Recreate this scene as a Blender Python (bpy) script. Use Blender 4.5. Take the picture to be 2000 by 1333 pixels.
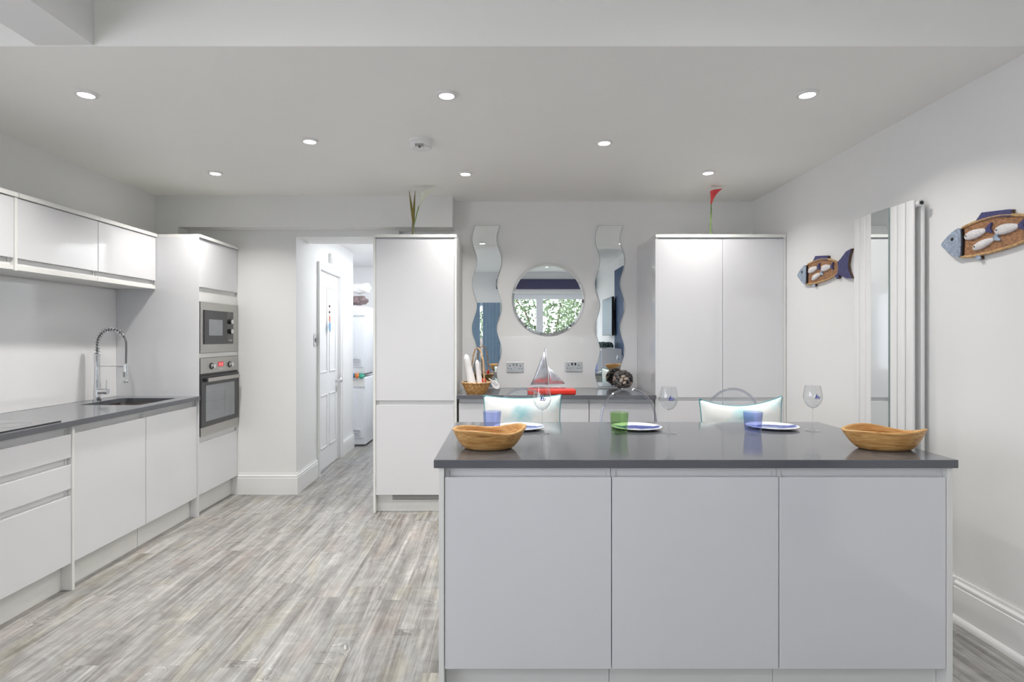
import bpy, bmesh, math, random
from math import sin, cos, pi, radians, sqrt
from mathutils import Vector, Matrix, noise
R = random.Random(7)
for o in list(bpy.data.objects): bpy.data.objects.remove(o)
SC = bpy.context.scene
COL = SC.collection
# ------------------------------------------------------------------ camera
F = 1115.0
cd = bpy.data.cameras.new('camera'); cam = bpy.data.objects.new('camera', cd); COL.objects.link(cam)
cam.location = (0, 0, 1.338); cam.rotation_euler = (radians(90), 0, 0)
cd.sensor_width = 36; cd.lens = F/2000*36; cd.shift_x = .007; cd.shift_y = -.00375
cd.clip_start = .02; SC.camera = cam
# ------------------------------------------------------------------ view
SC.view_settings.view_transform = 'Standard'; SC.view_settings.look = 'None'
SC.view_settings.gamma = 1; SC.view_settings.use_curve_mapping = False
SC.view_settings.exposure = 0.14
SC.cycles.transparent_max_bounces = 24; SC.cycles.max_bounces = 14; SC.cycles.diffuse_bounces = 7; SC.cycles.glossy_bounces = 6; SC.cycles.caustics_reflective = False; SC.cycles.caustics_refractive = False
# ------------------------------------------------------------------ world
W = bpy.data.worlds.new('sky'); SC.world = W; W.use_nodes = True
bg = W.node_tree.nodes['Background']; bg.inputs[0].default_value = (.88, .90, 1, 1); bg.inputs[1].default_value = 4.9
# ------------------------------------------------------------------ lights
CEIL = 2.51; RCEIL = 2.85
def area(name, loc, rot, sx, sy, power, color=(1, 1, 1), portal=False, shape='RECTANGLE', spread=180):
    l = bpy.data.lights.new(name, 'AREA'); l.shape = shape; l.size = sx
    if shape == 'RECTANGLE': l.size_y = sy
    l.energy = power; l.color = color; l.spread = radians(spread); l.cycles.is_portal = portal
    o = bpy.data.objects.new(name, l); COL.objects.link(o); o.location = loc; o.rotation_euler = rot
    return o
area('window_portal', (.92, -3.66, 1.40), (radians(-90), 0, pi), 2.3, 2.1, 1, portal=True).rotation_euler = (radians(90), 0, 0)
area('door_portal', (-.87, -3.66, 1.05), (radians(90), 0, 0), 1.6, 2.2, 1, portal=True)
area('added_window_portal', (-2.97, -.35, 1.45), (radians(90), 0, radians(-90)), 3.6, 1.5, 1, portal=True)  # portal for the added left-wall window
area('hall_fill_light', (-1.12, 6.2, 2.30), (0, 0, 0), .4, 1.4, 16, (.93, .96, 1))  # unseen area lamp added to brighten the hall
area('utility_fill_light', (-1.0, 7.7, 2.33), (0, 0, 0), .4, .4, 11, (.88, .93, 1))  # second unseen lamp, added to brighten the utility room
SPOTS = [(-2.01, 2.74), (-.28, 2.75), (1.452, 2.74), (-1.16, 3.394), (.595, 3.42), (-2.057, 4.058), (-.281, 4.07), (1.44, 4.046)]
REAR_FILL = [(-.9, 1.2), (.9, 1.2), (-.9, -.6), (.9, -.6), (-.9, -2.4), (.9, -2.4)]  # unseen ceiling lamps added to light the room behind the camera
for i, (x, y) in enumerate(SPOTS): area('downlight_beam', (x, y, CEIL-.012), (0, 0, 0), .055, 0, 9.8 if x < -1.5 else (5.6 if x > 1 else 7.2), (1, .97, .92), shape='DISK', spread=128)
for i, (x, y) in enumerate(REAR_FILL): area('rear_fill_beam', (x, y, RCEIL-.012), (0, 0, 0), .055, 0, 5.0, (1, .97, .93), shape='DISK', spread=160)

# ------------------------------------------------------------------ materials
M = {}
def nt(name):
    m = bpy.data.materials.new(name); m.use_nodes = True; M[name] = m
    return m, m.node_tree.nodes, m.node_tree.links, m.node_tree.nodes['Principled BSDF']
def mat(name, col, rough=.5, metal=0, coat=0, nscale=0, namt=0, bump=0, bscale=50, spec=.5, emis=None, es=0, stretch=None):
    m, n, l, p = nt(name)
    p.inputs['Base Color'].default_value = (*col, 1); p.inputs['Roughness'].default_value = rough
    p.inputs['Metallic'].default_value = metal; p.inputs['Coat Weight'].default_value = coat
    p.inputs['Coat Roughness'].default_value = .03; p.inputs['Specular IOR Level'].default_value = spec
    if emis: p.inputs['Emission Color'].default_value = (*emis, 1); p.inputs['Emission Strength'].default_value = es
    if namt or bump:
        tc = n.new('ShaderNodeTexCoord'); mp = n.new('ShaderNodeMapping'); l.new(tc.outputs['Object'], mp.inputs[0])
        if stretch: mp.inputs['Scale'].default_value = stretch
    if namt:
        t = n.new('ShaderNodeTexNoise'); t.inputs['Scale'].default_value = nscale; t.inputs['Detail'].default_value = 4
        l.new(mp.outputs[0], t.inputs['Vector'])
        r = n.new('ShaderNodeValToRGB'); l.new(t.outputs['Fac'], r.inputs[0])
        r.color_ramp.elements[0].position = .3; r.color_ramp.elements[1].position = .7
        r.color_ramp.elements[0].color = (*[c*(1-namt) for c in col], 1); r.color_ramp.elements[1].color = (*[min(1, c*(1+namt)) for c in col], 1)
        l.new(r.outputs[0], p.inputs['Base Color'])
    if bump:
        t = n.new('ShaderNodeTexNoise'); t.inputs['Scale'].default_value = bscale; l.new(mp.outputs[0], t.inputs['Vector'])
        b = n.new('ShaderNodeBump'); b.inputs['Strength'].default_value = bump; b.inputs['Distance'].default_value = .002
        l.new(t.outputs['Fac'], b.inputs['Height']); l.new(b.outputs[0], p.inputs['Normal'])
    return m
def glass(name, col=(1, 1, 1), ior=1.45, rough=0.0, refl=1.0):
    m = bpy.data.materials.new(name); m.use_nodes = True; M[name] = m; n = m.node_tree.nodes; l = m.node_tree.links; n.clear()
    o = n.new('ShaderNodeOutputMaterial'); t = n.new('ShaderNodeBsdfTransparent'); g = n.new('ShaderNodeBsdfGlossy'); x = n.new('ShaderNodeMixShader'); f = n.new('ShaderNodeMath'); lw = n.new('ShaderNodeLayerWeight')
    t.inputs[0].default_value = (*col, 1); g.inputs['Roughness'].default_value = rough; lw.inputs[0].default_value = .5; f.operation = 'POWER'; f.inputs[1].default_value = 3.2; l.new(lw.outputs['Facing'], f.inputs[0]); ff = n.new('ShaderNodeMath'); ff.operation = 'MULTIPLY_ADD'; ff.use_clamp = True; ff.inputs[1].default_value = .55*refl; ff.inputs[2].default_value = ((ior-1)/(ior+1))**2*refl; l.new(f.outputs[0], ff.inputs[0]); l.new(ff.outputs[0], x.inputs[0])
    l.new(t.outputs[0], x.inputs[1]); l.new(g.outputs[0], x.inputs[2]); l.new(x.outputs[0], o.inputs[0])
mat('wall_paint', (.80, .80, .795), .75, nscale=1.5, namt=.012, bump=.08, bscale=120)
mat('ceiling_paint', (.91, .905, .875), .7, nscale=1.2, namt=.01, bump=.05, bscale=90)
mat('skirting_paint', (.84, .84, .84), .3, nscale=2, namt=.01)
mat('door_paint', (.85, .85, .86), .35, nscale=2, namt=.01)
mat('gloss_white', (.72, .723, .745), .12, coat=.6, nscale=1, namt=.006)
mat('edge_white', (.78, .78, .76), .4, nscale=1, namt=.01)
mat('rail_white', (.86, .86, .86), .35, nscale=1, namt=.01)
mat('carcass_white', (.80, .80, .80), .45, nscale=1, namt=.01)
mat('splash_glass', (.84, .84, .85), .1, coat=.7, nscale=1, namt=.006)
mat('worktop', (.125, .13, .145), .11, nscale=420, namt=.16, spec=.42)
mat('steel', (.50, .49, .47), .32, 1, nscale=3, namt=.08, stretch=(1, 1, 90))
mat('chrome', (.80, .81, .83), .07, 1, nscale=5, namt=.02)
mat('brushed_chrome', (.72, .73, .75), .38, 1, nscale=30, namt=.08)
mat('dark_metal', (.06, .06, .065), .35, 1, nscale=5, namt=.05)
mat('hose_grey', (.20, .20, .21), .3, .7, nscale=5, namt=.05)
mat('dark_gap', (.10, .10, .10), .6, nscale=5, namt=.05)
mat('black_glass', (.035, .035, .04), .06, coat=.5, nscale=5, namt=.05)
mat('hob_glass', (.03, .032, .036), .06, coat=.5, nscale=5, namt=.05)
mat('oven_black', (.05, .05, .055), .22, nscale=5, namt=.05)
mat('oven_window', (.20, .22, .24), .08, coat=.8, nscale=4, namt=.1)
mat('microwave_window', (.22, .235, .26), .15, coat=.5, nscale=4, namt=.1)
mat('oven_rack', (.35, .36, .38), .3, .6, nscale=5, namt=.05)
mat('red_display', (.25, .01, .02), .3, emis=(.9, .04, .06), es=.35, nscale=5, namt=.05)
mat('red_digit', (.9, .3, .3), .3, emis=(1, .35, .35), es=1.0, nscale=5, namt=.02)
mat('sink_steel', (.38, .34, .31), .35, 1, nscale=4, namt=.1)
mat('mirror', (.86, .89, .89), .0, 1, nscale=1, namt=.002)
mat('mirror_edge', (.45, .55, .55), .15, .4, nscale=3, namt=.05)
mat('radiator_white', (.78, .78, .78), .3, nscale=2, namt=.01)
mat('lens_emit', (1, 1, 1), .3, emis=(1, .98, .95), es=9, nscale=3, namt=.01)
mat('plastic_white', (.8, .8, .79), .4, nscale=3, namt=.01)
mat('vent_pale', (.55, .56, .60), .4, nscale=3, namt=.02)
mat('plastic_grey', (.3, .3, .3), .4, nscale=3, namt=.02)
mat('red_plastic', (.72, .035, .02), .3, coat=.3, nscale=3, namt=.03)
mat('polished_metal', (.58, .60, .65), .42, 1, nscale=16, namt=.25, bump=.6, bscale=28)
mat('stone_dark', (.11, .105, .10), .7, nscale=30, namt=.5, bump=.4)
mat('stone_brown', (.26, .20, .17), .7, nscale=30, namt=.4, bump=.4)
mat('stone_pale', (.52, .42, .35), .65, nscale=30, namt=.25, bump=.3)
mat('cloth_white', (.80, .80, .80), .85, nscale=20, namt=.04, bump=.4, bscale=60)
mat('teal_piping', (.10, .35, .38), .8, nscale=20, namt=.1)
mat('cane', (.60, .38, .20), .5, nscale=40, namt=.25)
mat('fish_grey', (.30, .36, .45), .6, nscale=70, namt=.3, bump=.5, bscale=160)
mat('fish_navy', (.055, .055, .16), .6, nscale=40, namt=.35, bump=.5, stretch=(1, 6, 1))
mat('fish_edge', (.10, .06, .035), .7, nscale=40, namt=.3)
mat('fish_white', (.70, .68, .68), .6, nscale=90, namt=.12, bump=.5, bscale=150)
mat('fish_black', (.01, .01, .012), .4, nscale=40, namt=.1)
mat('fish_tray', (.33, .17, .085), .8, nscale=60, namt=.4, bump=.9, bscale=140, stretch=(1, 1, 2))
mat('fish_rim', (.50, .32, .15), .7, nscale=90, namt=.3, bump=.9, bscale=200)
mat('stem_green', (.22, .33, .10), .5, nscale=30, namt=.2)
mat('leaf_olive', (.19, .15, .03), .5, nscale=20, namt=.3)
mat('petal_red', (.75, .06, .07), .5, nscale=30, namt=.2)
mat('petal_white', (.72, .74, .62), .5, nscale=30, namt=.06)
mat('emblem_blue', (.03, .06, .38), .5, nscale=30, namt=.1)
mat('porcelain_blue', (.25, .45, .75), .25, nscale=18, namt=.5)
mat('orange_paint', (.65, .22, .08), .5, nscale=18, namt=.2)
mat('navy_wall', (.035, .07, .15), .6, nscale=2, namt=.06)
mat('navy_blind', (.07, .065, .13), .8, nscale=40, namt=.05)
mat('blue_curtain', (.19, .28, .38), .85, nscale=4, namt=.08)
mat('frame_white', (.80, .82, .86), .35, nscale=3, namt=.01)
mat('tv_screen', (.12, .17, .23), .35, coat=0, nscale=3, namt=.1)
mat('tv_black', (.008, .008, .01), .3, nscale=3, namt=.1)
mat('leaf_pale', (.19, .25, .14), .6, nscale=1.5, namt=.5)
mat('leaf_bright', (.07, .28, .03), .6, nscale=2, namt=.3)
mat('lawn', (.30, .36, .20), .9, nscale=6, namt=.4)
mat('decking', (.26, .22, .19), .7, nscale=8, namt=.2, stretch=(1, 14, 1))
mat('appliance_white', (.80, .82, .86), .3, coat=.2, nscale=2, namt=.01)
mat('bag_brown', (.20, .15, .15), .8, nscale=20, namt=.5)
mat('vivid_cloth', (.10, .25, .5), .8, nscale=20, namt=.6)
mat('cloth_orange', (.75, .25, .08), .8, nscale=20, namt=.3)
mat('cloth_green', (.08, .38, .28), .8, nscale=20, namt=.3)
mat('pipe_copper', (.45, .30, .2), .5, nscale=20, namt=.3)
mat('sofa_grey', (.35, .36, .38), .9, nscale=20, namt=.1)
glass('clear_glass', (.975, .98, .985), 1.55, refl=1.2)
glass('acrylic', (.965, .97, .985), 1.5, .02, refl=1.3)
glass('acrylic_edge', (.80, .81, .88), 1.9, .06, refl=2.6)
glass('blue_glass', (.80, .83, .965), 1.4, .02)
glass('green_glass', (.79, .90, .72), 1.4, .02)
glass('window_glass', (.97, .99, .98), 1.3)

def wood_bowl():
    m, n, l, p = nt('olive_wood'); p.inputs['Roughness'].default_value = .42
    tc = n.new('ShaderNodeTexCoord'); mp = n.new('ShaderNodeMapping'); mp.inputs['Scale'].default_value = (2.2, 5, 26); mp.inputs['Rotation'].default_value = (.10, .06, .3)
    l.new(tc.outputs['Object'], mp.inputs[0])
    a = n.new('ShaderNodeTexNoise'); a.inputs['Scale'].default_value = 3.2; a.inputs['Detail'].default_value = 7; a.inputs['Distortion'].default_value = 1.4; l.new(mp.outputs[0], a.inputs['Vector'])
    r = n.new('ShaderNodeValToRGB'); l.new(a.outputs['Fac'], r.inputs[0]); e = r.color_ramp.elements
    e[0].position = .25; e[0].color = (.22, .085, .02, 1); e[1].position = .72; e[1].color = (.72, .46, .20, 1)
    q = e.new(.42); q.color = (.52, .26, .08, 1); q = e.new(.55); q.color = (.64, .37, .13, 1)
    l.new(r.outputs[0], p.inputs['Base Color'])
    b = n.new('ShaderNodeBump'); b.inputs['Strength'].default_value = .15; b.inputs['Distance'].default_value = .002; l.new(a.outputs['Fac'], b.inputs['Height']); l.new(b.outputs[0], p.inputs['Normal'])
wood_bowl()
def basket_mat():
    m, n, l, p = nt('wicker'); p.inputs['Roughness'].default_value = .55
    tc = n.new('ShaderNodeTexCoord'); a = n.new('ShaderNodeTexNoise'); a.inputs['Scale'].default_value = 60; l.new(tc.outputs['Object'], a.inputs['Vector'])
    r = n.new('ShaderNodeValToRGB'); l.new(a.outputs['Fac'], r.inputs[0]); e = r.color_ramp.elements
    e[0].position = .3; e[0].color = (.36, .15, .035, 1); e[1].position = .68; e[1].color = (.66, .40, .15, 1); l.new(r.outputs[0], p.inputs['Base Color'])
basket_mat()
def plate_mat():
    m, n, l, p = nt('plate_glaze'); p.inputs['Roughness'].default_value = .12
    tc = n.new('ShaderNodeTexCoord'); mp = n.new('ShaderNodeMapping'); mp.inputs['Scale'].default_value = (1, 1.7, 1); l.new(tc.outputs['Object'], mp.inputs[0])
    a = n.new('ShaderNodeTexNoise'); a.inputs['Scale'].default_value = 16; a.inputs['Detail'].default_value = 6; l.new(mp.outputs[0], a.inputs['Vector'])
    g = n.new('ShaderNodeVectorMath'); g.operation = 'LENGTH'; l.new(mp.outputs[0], g.inputs[0])
    s = n.new('ShaderNodeMath'); s.operation = 'MULTIPLY_ADD'; l.new(g.outputs['Value'], s.inputs[0]); s.inputs[1].default_value = -4.6; l.new(a.outputs['Fac'], s.inputs[2])
    r = n.new('ShaderNodeValToRGB'); l.new(s.outputs[0], r.inputs[0]); e = r.color_ramp.elements
    e[0].position = .0; e[0].color = (.82, .83, .84, 1); e[1].position = .20; e[1].color = (.02, .045, .30, 1)
    q = e.new(.03); q.color = (.82, .83, .84, 1); q = e.new(.06); q.color = (.10, .20, .60, 1)
    l.new(r.outputs[0], p.inputs['Base Color'])
plate_mat()
def cushion_mat():
    m, n, l, p = nt('watercolour_cloth'); p.inputs['Roughness'].default_value = .85
    tc = n.new('ShaderNodeTexCoord'); a = n.new('ShaderNodeTexNoise'); a.inputs['Scale'].default_value = 5.5; a.inputs['Detail'].default_value = 5; l.new(tc.outputs['Object'], a.inputs['Vector'])
    r = n.new('ShaderNodeValToRGB'); l.new(a.outputs['Fac'], r.inputs[0]); e = r.color_ramp.elements
    e[0].position = .30; e[0].color = (.38, .66, .70, 1); e[1].position = .50; e[1].color = (.84, .86, .84, 1); q = e.new(.40); q.color = (.66, .80, .81, 1)
    l.new(r.outputs[0], p.inputs['Base Color'])
cushion_mat()
def floor_mat():
    m, n, l, p = nt('plank_floor')
    tc = n.new('ShaderNodeTexCoord'); sp = n.new('ShaderNodeSeparateXYZ'); l.new(tc.outputs['Object'], sp.inputs[0])
    def math_(op, a, b=None, c=None):
        x = n.new('ShaderNodeMath'); x.operation = op
        for i, v in enumerate((a, b, c)):
            if v is None: continue
            if isinstance(v, (int, float)): x.inputs[i].default_value = v
            else: l.new(v, x.inputs[i])
        return x.outputs[0]
    def comb(a, b, c=0):
        x = n.new('ShaderNodeCombineXYZ')
        for i, v in enumerate((a, b, c)):
            if isinstance(v, (int, float)): x.inputs[i].default_value = v
            else: l.new(v, x.inputs[i])
        return x.outputs[0]
    def wn(v):
        x = n.new('ShaderNodeTexWhiteNoise'); x.noise_dimensions = '2D'; l.new(v, x.inputs['Vector']); return x.outputs['Value']
    xr = math_('DIVIDE', sp.outputs[0], .165); row = math_('FLOOR', xr)
    yy = math_('ADD', math_('DIVIDE', sp.outputs[1], 1.25), math_('MULTIPLY', wn(comb(row, 3.3)), 7.0)); pl = math_('FLOOR', yy)
    rnd = wn(comb(row, pl)); rz = math_('MULTIPLY', rnd, 23.0)
    fxm = math_('ABSOLUTE', math_('SUBTRACT', math_('FRACT', xr), .5)); fym = math_('ABSOLUTE', math_('SUBTRACT', math_('FRACT', yy), .5))
    seam = math_('MAXIMUM', math_('GREATER_THAN', fxm, .4925), math_('GREATER_THAN', fym, .4988))
    v1 = comb(math_('MULTIPLY', sp.outputs[0], 11), math_('MULTIPLY', sp.outputs[1], .75), rz)
    v2 = comb(math_('MULTIPLY', sp.outputs[0], 70), math_('MULTIPLY', sp.outputs[1], 1.8), rz)
    v3 = comb(math_('MULTIPLY', sp.outputs[0], 4), math_('MULTIPLY', sp.outputs[1], 1.6), rz)
    v4 = comb(math_('MULTIPLY', sp.outputs[0], 5.5), math_('MULTIPLY', sp.outputs[1], 6.5), rz)
    def noi(v, s, d, dist, r=.6):
        t = n.new('ShaderNodeTexNoise'); l.new(v, t.inputs['Vector']); t.inputs['Scale'].default_value = s; t.inputs['Detail'].default_value = d
        t.inputs['Distortion'].default_value = dist; t.inputs['Roughness'].default_value = r; return t.outputs['Fac']
    a = noi(v1, 1.5, 8, .9, .62); b = noi(v2, 1.2, 6, .5, .7); c = noi(v3, 1.0, 2, .4); d = noi(v4, 1.0, 5, 2.2, .55)
    s = math_('ADD', math_('MULTIPLY', a, .78), math_('MULTIPLY', b, .52)); s = math_('ADD', s, math_('MULTIPLY', rnd, .05))
    s = math_('ADD', s, math_('MULTIPLY', math_('SUBTRACT', d, .5), .30)); s = math_('SUBTRACT', s, .185)
    v5 = comb(math_('MULTIPLY', sp.outputs[0], 4.5), math_('MULTIPLY', sp.outputs[1], 8), rz)
    g = noi(v5, 1.0, 3, 1.2, .5); msk = noi(comb(math_('MULTIPLY', sp.outputs[0], 3), math_('MULTIPLY', sp.outputs[1], 2.2), math_('ADD', rz, 5.0)), 1.0, 2, .3)
    mk = math_('GREATER_THAN', msk, .60)
    li = math_('MULTIPLY', math_('LESS_THAN', math_('ABSOLUTE', math_('SUBTRACT', g, .5)), .008), mk); dk = math_('MULTIPLY', math_('LESS_THAN', math_('ABSOLUTE', math_('SUBTRACT', g, .520)), .010), mk)
    s = math_('ADD', s, math_('SUBTRACT', math_('MULTIPLY', li, .12), math_('MULTIPLY', dk, .10)))
    r = n.new('ShaderNodeValToRGB'); l.new(s, r.inputs[0]); e = r.color_ramp.elements
    e[0].position = .26; e[0].color = (.12, .11, .10, 1); e[1].position = .74; e[1].color = (.60, .59, .575, 1)
    for pos, cc in ((.38, (.205, .196, .187)), (.47, (.275, .268, .257)), (.55, (.35, .342, .33)), (.64, (.435, .427, .415))):
        q = e.new(pos); q.color = (*cc, 1)
    tint = n.new('ShaderNodeValToRGB'); l.new(c, tint.inputs[0]); te = tint.color_ramp.elements
    te[0].position = .3; te[0].color = (1.0, .90, .84, 1); te[1].position = .66; te[1].color = (1.0, .97, .86, 1); q = te.new(.42); q.color = (1, .99, .98, 1); q = te.new(.56); q.color = (.97, .985, .99, 1)
    mx = n.new('ShaderNodeMix'); mx.data_type = 'RGBA'; mx.blend_type = 'MULTIPLY'; mx.inputs[0].default_value = .8
    l.new(r.outputs[0], mx.inputs[6]); l.new(tint.outputs[0], mx.inputs[7])
    m2 = n.new('ShaderNodeMix'); m2.data_type = 'RGBA'; m2.blend_type = 'MIX'
    l.new(math_('MULTIPLY', seam, .45), m2.inputs[0]); l.new(mx.outputs[2], m2.inputs[6]); m2.inputs[7].default_value = (.16, .15, .14, 1)
    l.new(m2.outputs[2], p.inputs['Base Color']); p.inputs['Roughness'].default_value = .38
    bp = n.new('ShaderNodeBump'); bp.inputs['Strength'].default_value = .35; bp.inputs['Distance'].default_value = .003
    l.new(math_('SUBTRACT', s, math_('MULTIPLY', seam, .5)), bp.inputs['Height']); l.new(bp.outputs[0], p.inputs['Normal'])
floor_mat()

# ------------------------------------------------------------------ mesh helpers
def BM(): return bmesh.new()
def box(bm, x0, x1, y0, y1, z0, z1, bev=0, seg=2):
    ret = bmesh.ops.create_cube(bm, size=1)['verts']
    for v in ret: v.co = Vector(((x0+x1)/2+v.co.x*(x1-x0), (y0+y1)/2+v.co.y*(y1-y0), (z0+z1)/2+v.co.z*(z1-z0)))
    if bev:
        ed = {e for v in ret for e in v.link_edges}
        bmesh.ops.bevel(bm, geom=list(ed), offset=bev, segments=seg, affect='EDGES', profile=.5)
    return bm
def prism(bm, pts, f0, f1, cap=True):
    """pts: 2D outline; f0,f1 map (u,v)->3D for the two faces"""
    a = [bm.verts.new(f0(*p)) for p in pts]; b = [bm.verts.new(f1(*p)) for p in pts]
    if cap: bm.faces.new(a); bm.faces.new(b[::-1])
    for i in range(len(pts)):
        j = (i+1) % len(pts); bm.faces.new((a[j], a[i], b[i], b[j]))
    return bm
def tube(bm, pts, r, seg=10, closed=False, cap=True):
    pts = [Vector(p) for p in pts]; n = len(pts); rings = []
    rr = r if hasattr(r, '__len__') else [r]*n
    up = None
    for i, p in enumerate(pts):
        if closed: t = pts[(i+1) % n]-pts[i-1]
        else: t = pts[min(i+1, n-1)]-pts[max(i-1, 0)]
        t.normalize()
        if up is None:
            up = t.orthogonal().normalized()
        up = (up-t*up.dot(t)).normalized(); s = t.cross(up)
        rings.append([bm.verts.new(p+(up*cos(2*pi*k/seg)+s*sin(2*pi*k/seg))*rr[i]) for k in range(seg)])
    for i in range(n if closed else n-1):
        a, b = rings[i], rings[(i+1) % n]
        for k in range(seg): bm.faces.new((a[k], a[(k+1) % seg], b[(k+1) % seg], b[k]))
    if cap and not closed: bm.faces.new(rings[0][::-1]); bm.faces.new(rings[-1])
    return bm
def lathe(bm, prof, c, seg=32, fx=None, closed=False):
    """prof: list of (r,z); c centre; fx(theta,r,z)->(x,y,z) optional warp"""
    rings = []
    for r, z in prof:
        ring = []
        for k in range(seg):
            th = 2*pi*k/seg
            q = fx(th, r, z) if fx else (r*cos(th), r*sin(th), z)
            ring.append(bm.verts.new((c[0]+q[0], c[1]+q[1], c[2]+q[2])))
        rings.append(ring)
    n = len(rings)
    for i in range(n if closed else n-1):
        a, b = rings[i], rings[(i+1) % n]
        for k in range(seg): bm.faces.new((a[k], a[(k+1) % seg], b[(k+1) % seg], b[k]))
    if not closed: bm.faces.new(rings[0][::-1]); bm.faces.new(rings[-1])
    return bm
def cyl(bm, a, b, r, seg=20): return tube(bm, [a, b], r, seg)
def ball(bm, c, r, sx=1, sy=1, sz=1, rot=None, sub=2, jit=0):
    ret = bmesh.ops.create_icosphere(bm, subdivisions=sub, radius=1)['verts']
    for v in ret:
        q = Vector(v.co)
        if jit: q *= 1+jit*noise.noise(q*1.7+Vector(c)*31)
        q = Vector((q.x*sx, q.y*sy, q.z*sz))*r
        if rot: q.rotate(rot)
        v.co = q+Vector(c)
    return bm
def origin_of(o):
    v = Vector((0, 0, 0))
    while o: v += o.location; o = o.parent
    return v
def obj(name, bm, m, parent=None, smooth=False, origin=None):
    bmesh.ops.recalc_face_normals(bm, faces=bm.faces)
    me = bpy.data.meshes.new(name); bm.to_mesh(me); bm.free()
    if isinstance(m, str): m = M[m]
    me.materials.append(m)
    if smooth:
        for p in me.polygons: p.use_smooth = True
        if smooth != 'all': me.set_sharp_from_angle(angle=radians(38))
    o = bpy.data.objects.new(name, me); COL.objects.link(o)
    if parent:
        o.parent = parent; me.transform(Matrix.Translation(-origin_of(parent)))
    else:
        xs = [v.co for v in me.vertices]
        if origin is None:
            origin = Vector(((min(v.x for v in xs)+max(v.x for v in xs))/2, (min(v.y for v in xs)+max(v.y for v in xs))/2, min(v.z for v in xs)))
        origin = Vector(origin); me.transform(Matrix.Translation(-origin)); o.location = origin
    return o
def thing(name, label, cat, loc, group=None, rotz=0):
    o = bpy.data.objects.new(name, None); COL.objects.link(o); o.location = loc; o.rotation_euler = (0, 0, rotz); o.empty_display_size = .05
    o['label'] = label; o['category'] = cat
    if group: o['group'] = group
    return o
def tag(o, label, cat, group=None):
    o['label'] = label; o['category'] = cat
    if group: o['group'] = group
    return o
def struct(name, bm, m, parent=None, smooth=False):
    o = obj(name, bm, m, parent, smooth, origin=(0, 0, 0) if not parent else None)
    if not parent: o['kind'] = 'structure'
    return o
def dup(o, parent=None, loc=None, label=None):
    c = o.copy(); COL.objects.link(c)
    if parent: c.parent = parent
    if loc is not None: c.location = loc
    if label: c['label'] = label
    for ch in list(o.children): dup(ch, c)
    return c
def BX(*a, **k): return box(BM(), *a, **k)

# ------------------------------------------------------------------ the shell
XL, XR, YB, YR = -2.89, 2.14, 4.93, -3.5
struct('floor', BX(-3.3, 2.35, YR-.15, 9.0, -.1, 0), 'plank_floor')
b = BM(); box(b, XL-.1, XL, YR-.2, -2.15, 0, 2.95); box(b, XL-.1, XL, 1.45, 4.86, 0, 2.95); box(b, XL-.1, XL, -2.15, 1.45, 0, .7); box(b, XL-.1, XL, -2.15, 1.45, 2.2, 2.95)
struct('wall_left', b, 'wall_paint')
w3 = bpy.data.objects.new('window_added', None); COL.objects.link(w3); w3.location = (XL-.05, -.35, .7); w3['kind'] = 'structure'  # unseen left-wall window, added to let in fill daylight
b = BM()
for (y0, y1, z0, z1) in ((-2.15, -2.09, .7, 2.2), (1.39, 1.45, .7, 2.2), (-.38, -.32, .7, 2.2), (-2.09, 1.39, .7, .76), (-2.09, 1.39, 2.14, 2.2)): box(b, XL-.075, XL-.025, y0, y1, z0, z1)
obj('window_frame', b, 'frame_white', w3)
struct('wall_right', BX(XR, XR+.1, YR-.1, 5.03, 0, 2.95), 'wall_paint')
struct('wall_back', BX(-.9, XR, YB, YB+.1, 0, CEIL), 'wall_paint')
struct('wall_back_left', BX(XL-.1, -1.777, 4.86, 4.96, 0, CEIL), 'wall_paint')
struct('wall_above_opening', BX(-1.776, -.40, 4.86, 5.24, 2.194, CEIL) if False else BX(-1.776, -.901, 4.86, 5.24, 2.194, CEIL), 'wall_paint')
b = BM(); box(b, -2.70, -.433, 4.72, 4.859, 2.25, CEIL); box(b, XL, -2.70, 4.72, 4.859, 2.115, CEIL); box(b, -.9, -.433, 4.859, YB, 2.25, CEIL)
struct('trim_1', b, 'wall_paint')
struct('ceiling', BX(XL, XR, 2.29, YB+.35, CEIL, 2.95), 'ceiling_paint')
struct('ceiling_border', BX(XL, XR, 2.2905, 2.55, CEIL-.004, CEIL+.001), 'ceiling_paint')
struct('ceiling_left_beam', BX(-1.88, -1.65, YR, 2.289, CEIL, 2.95), 'wall_paint')
struct('ceiling_rear', BX(XL, XR, YR, 2.289, RCEIL, 2.95), 'ceiling_paint')
# rear wall with the garden window (window_1) and a curtained glass door (window_2)
b = BM()
WX0, WX1, WZ0, WZ1 = -.08, 1.94, .45, 2.35
DX0, DX1, DZ1 = -1.60, -.14, 2.13
box(b, XL, DX0, YR-.2, YR, 0, 2.95); box(b, DX0, DX1, YR-.2, YR, DZ1, 2.95); box(b, DX1, WX0, YR-.2, YR, 0, 2.95)
box(b, WX0, WX1, YR-.2, YR, 0, WZ0); box(b, WX0, WX1, YR-.2, YR, WZ1, 2.95); box(b, WX1, XR, YR-.2, YR, 0, 2.95)
struct('wall_rear', b, 'wall_paint')
w1 = bpy.data.objects.new('window_1', None); COL.objects.link(w1); w1.location = (.93, YR-.1, WZ0); w1['kind'] = 'structure'
b = BM(); 
for (x0, x1, z0, z1) in ((WX0, WX0+.07, WZ0, WZ1), (WX1-.07, WX1, WZ0, WZ1), (WX0, WX1, WZ1-.12, WZ1), (WX0, WX1, WZ0, WZ0+.07), (.74, .90, WZ0+.07, WZ1-.12)):
    box(b, x0, x1, YR-.14, YR-.06, z0, z1)
obj('window_frame', b, 'frame_white', w1)
obj('window_pane', BX(WX0+.07, WX1-.07, YR-.105, YR-.099, WZ0+.07, WZ1-.12), 'window_glass', w1)
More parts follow.
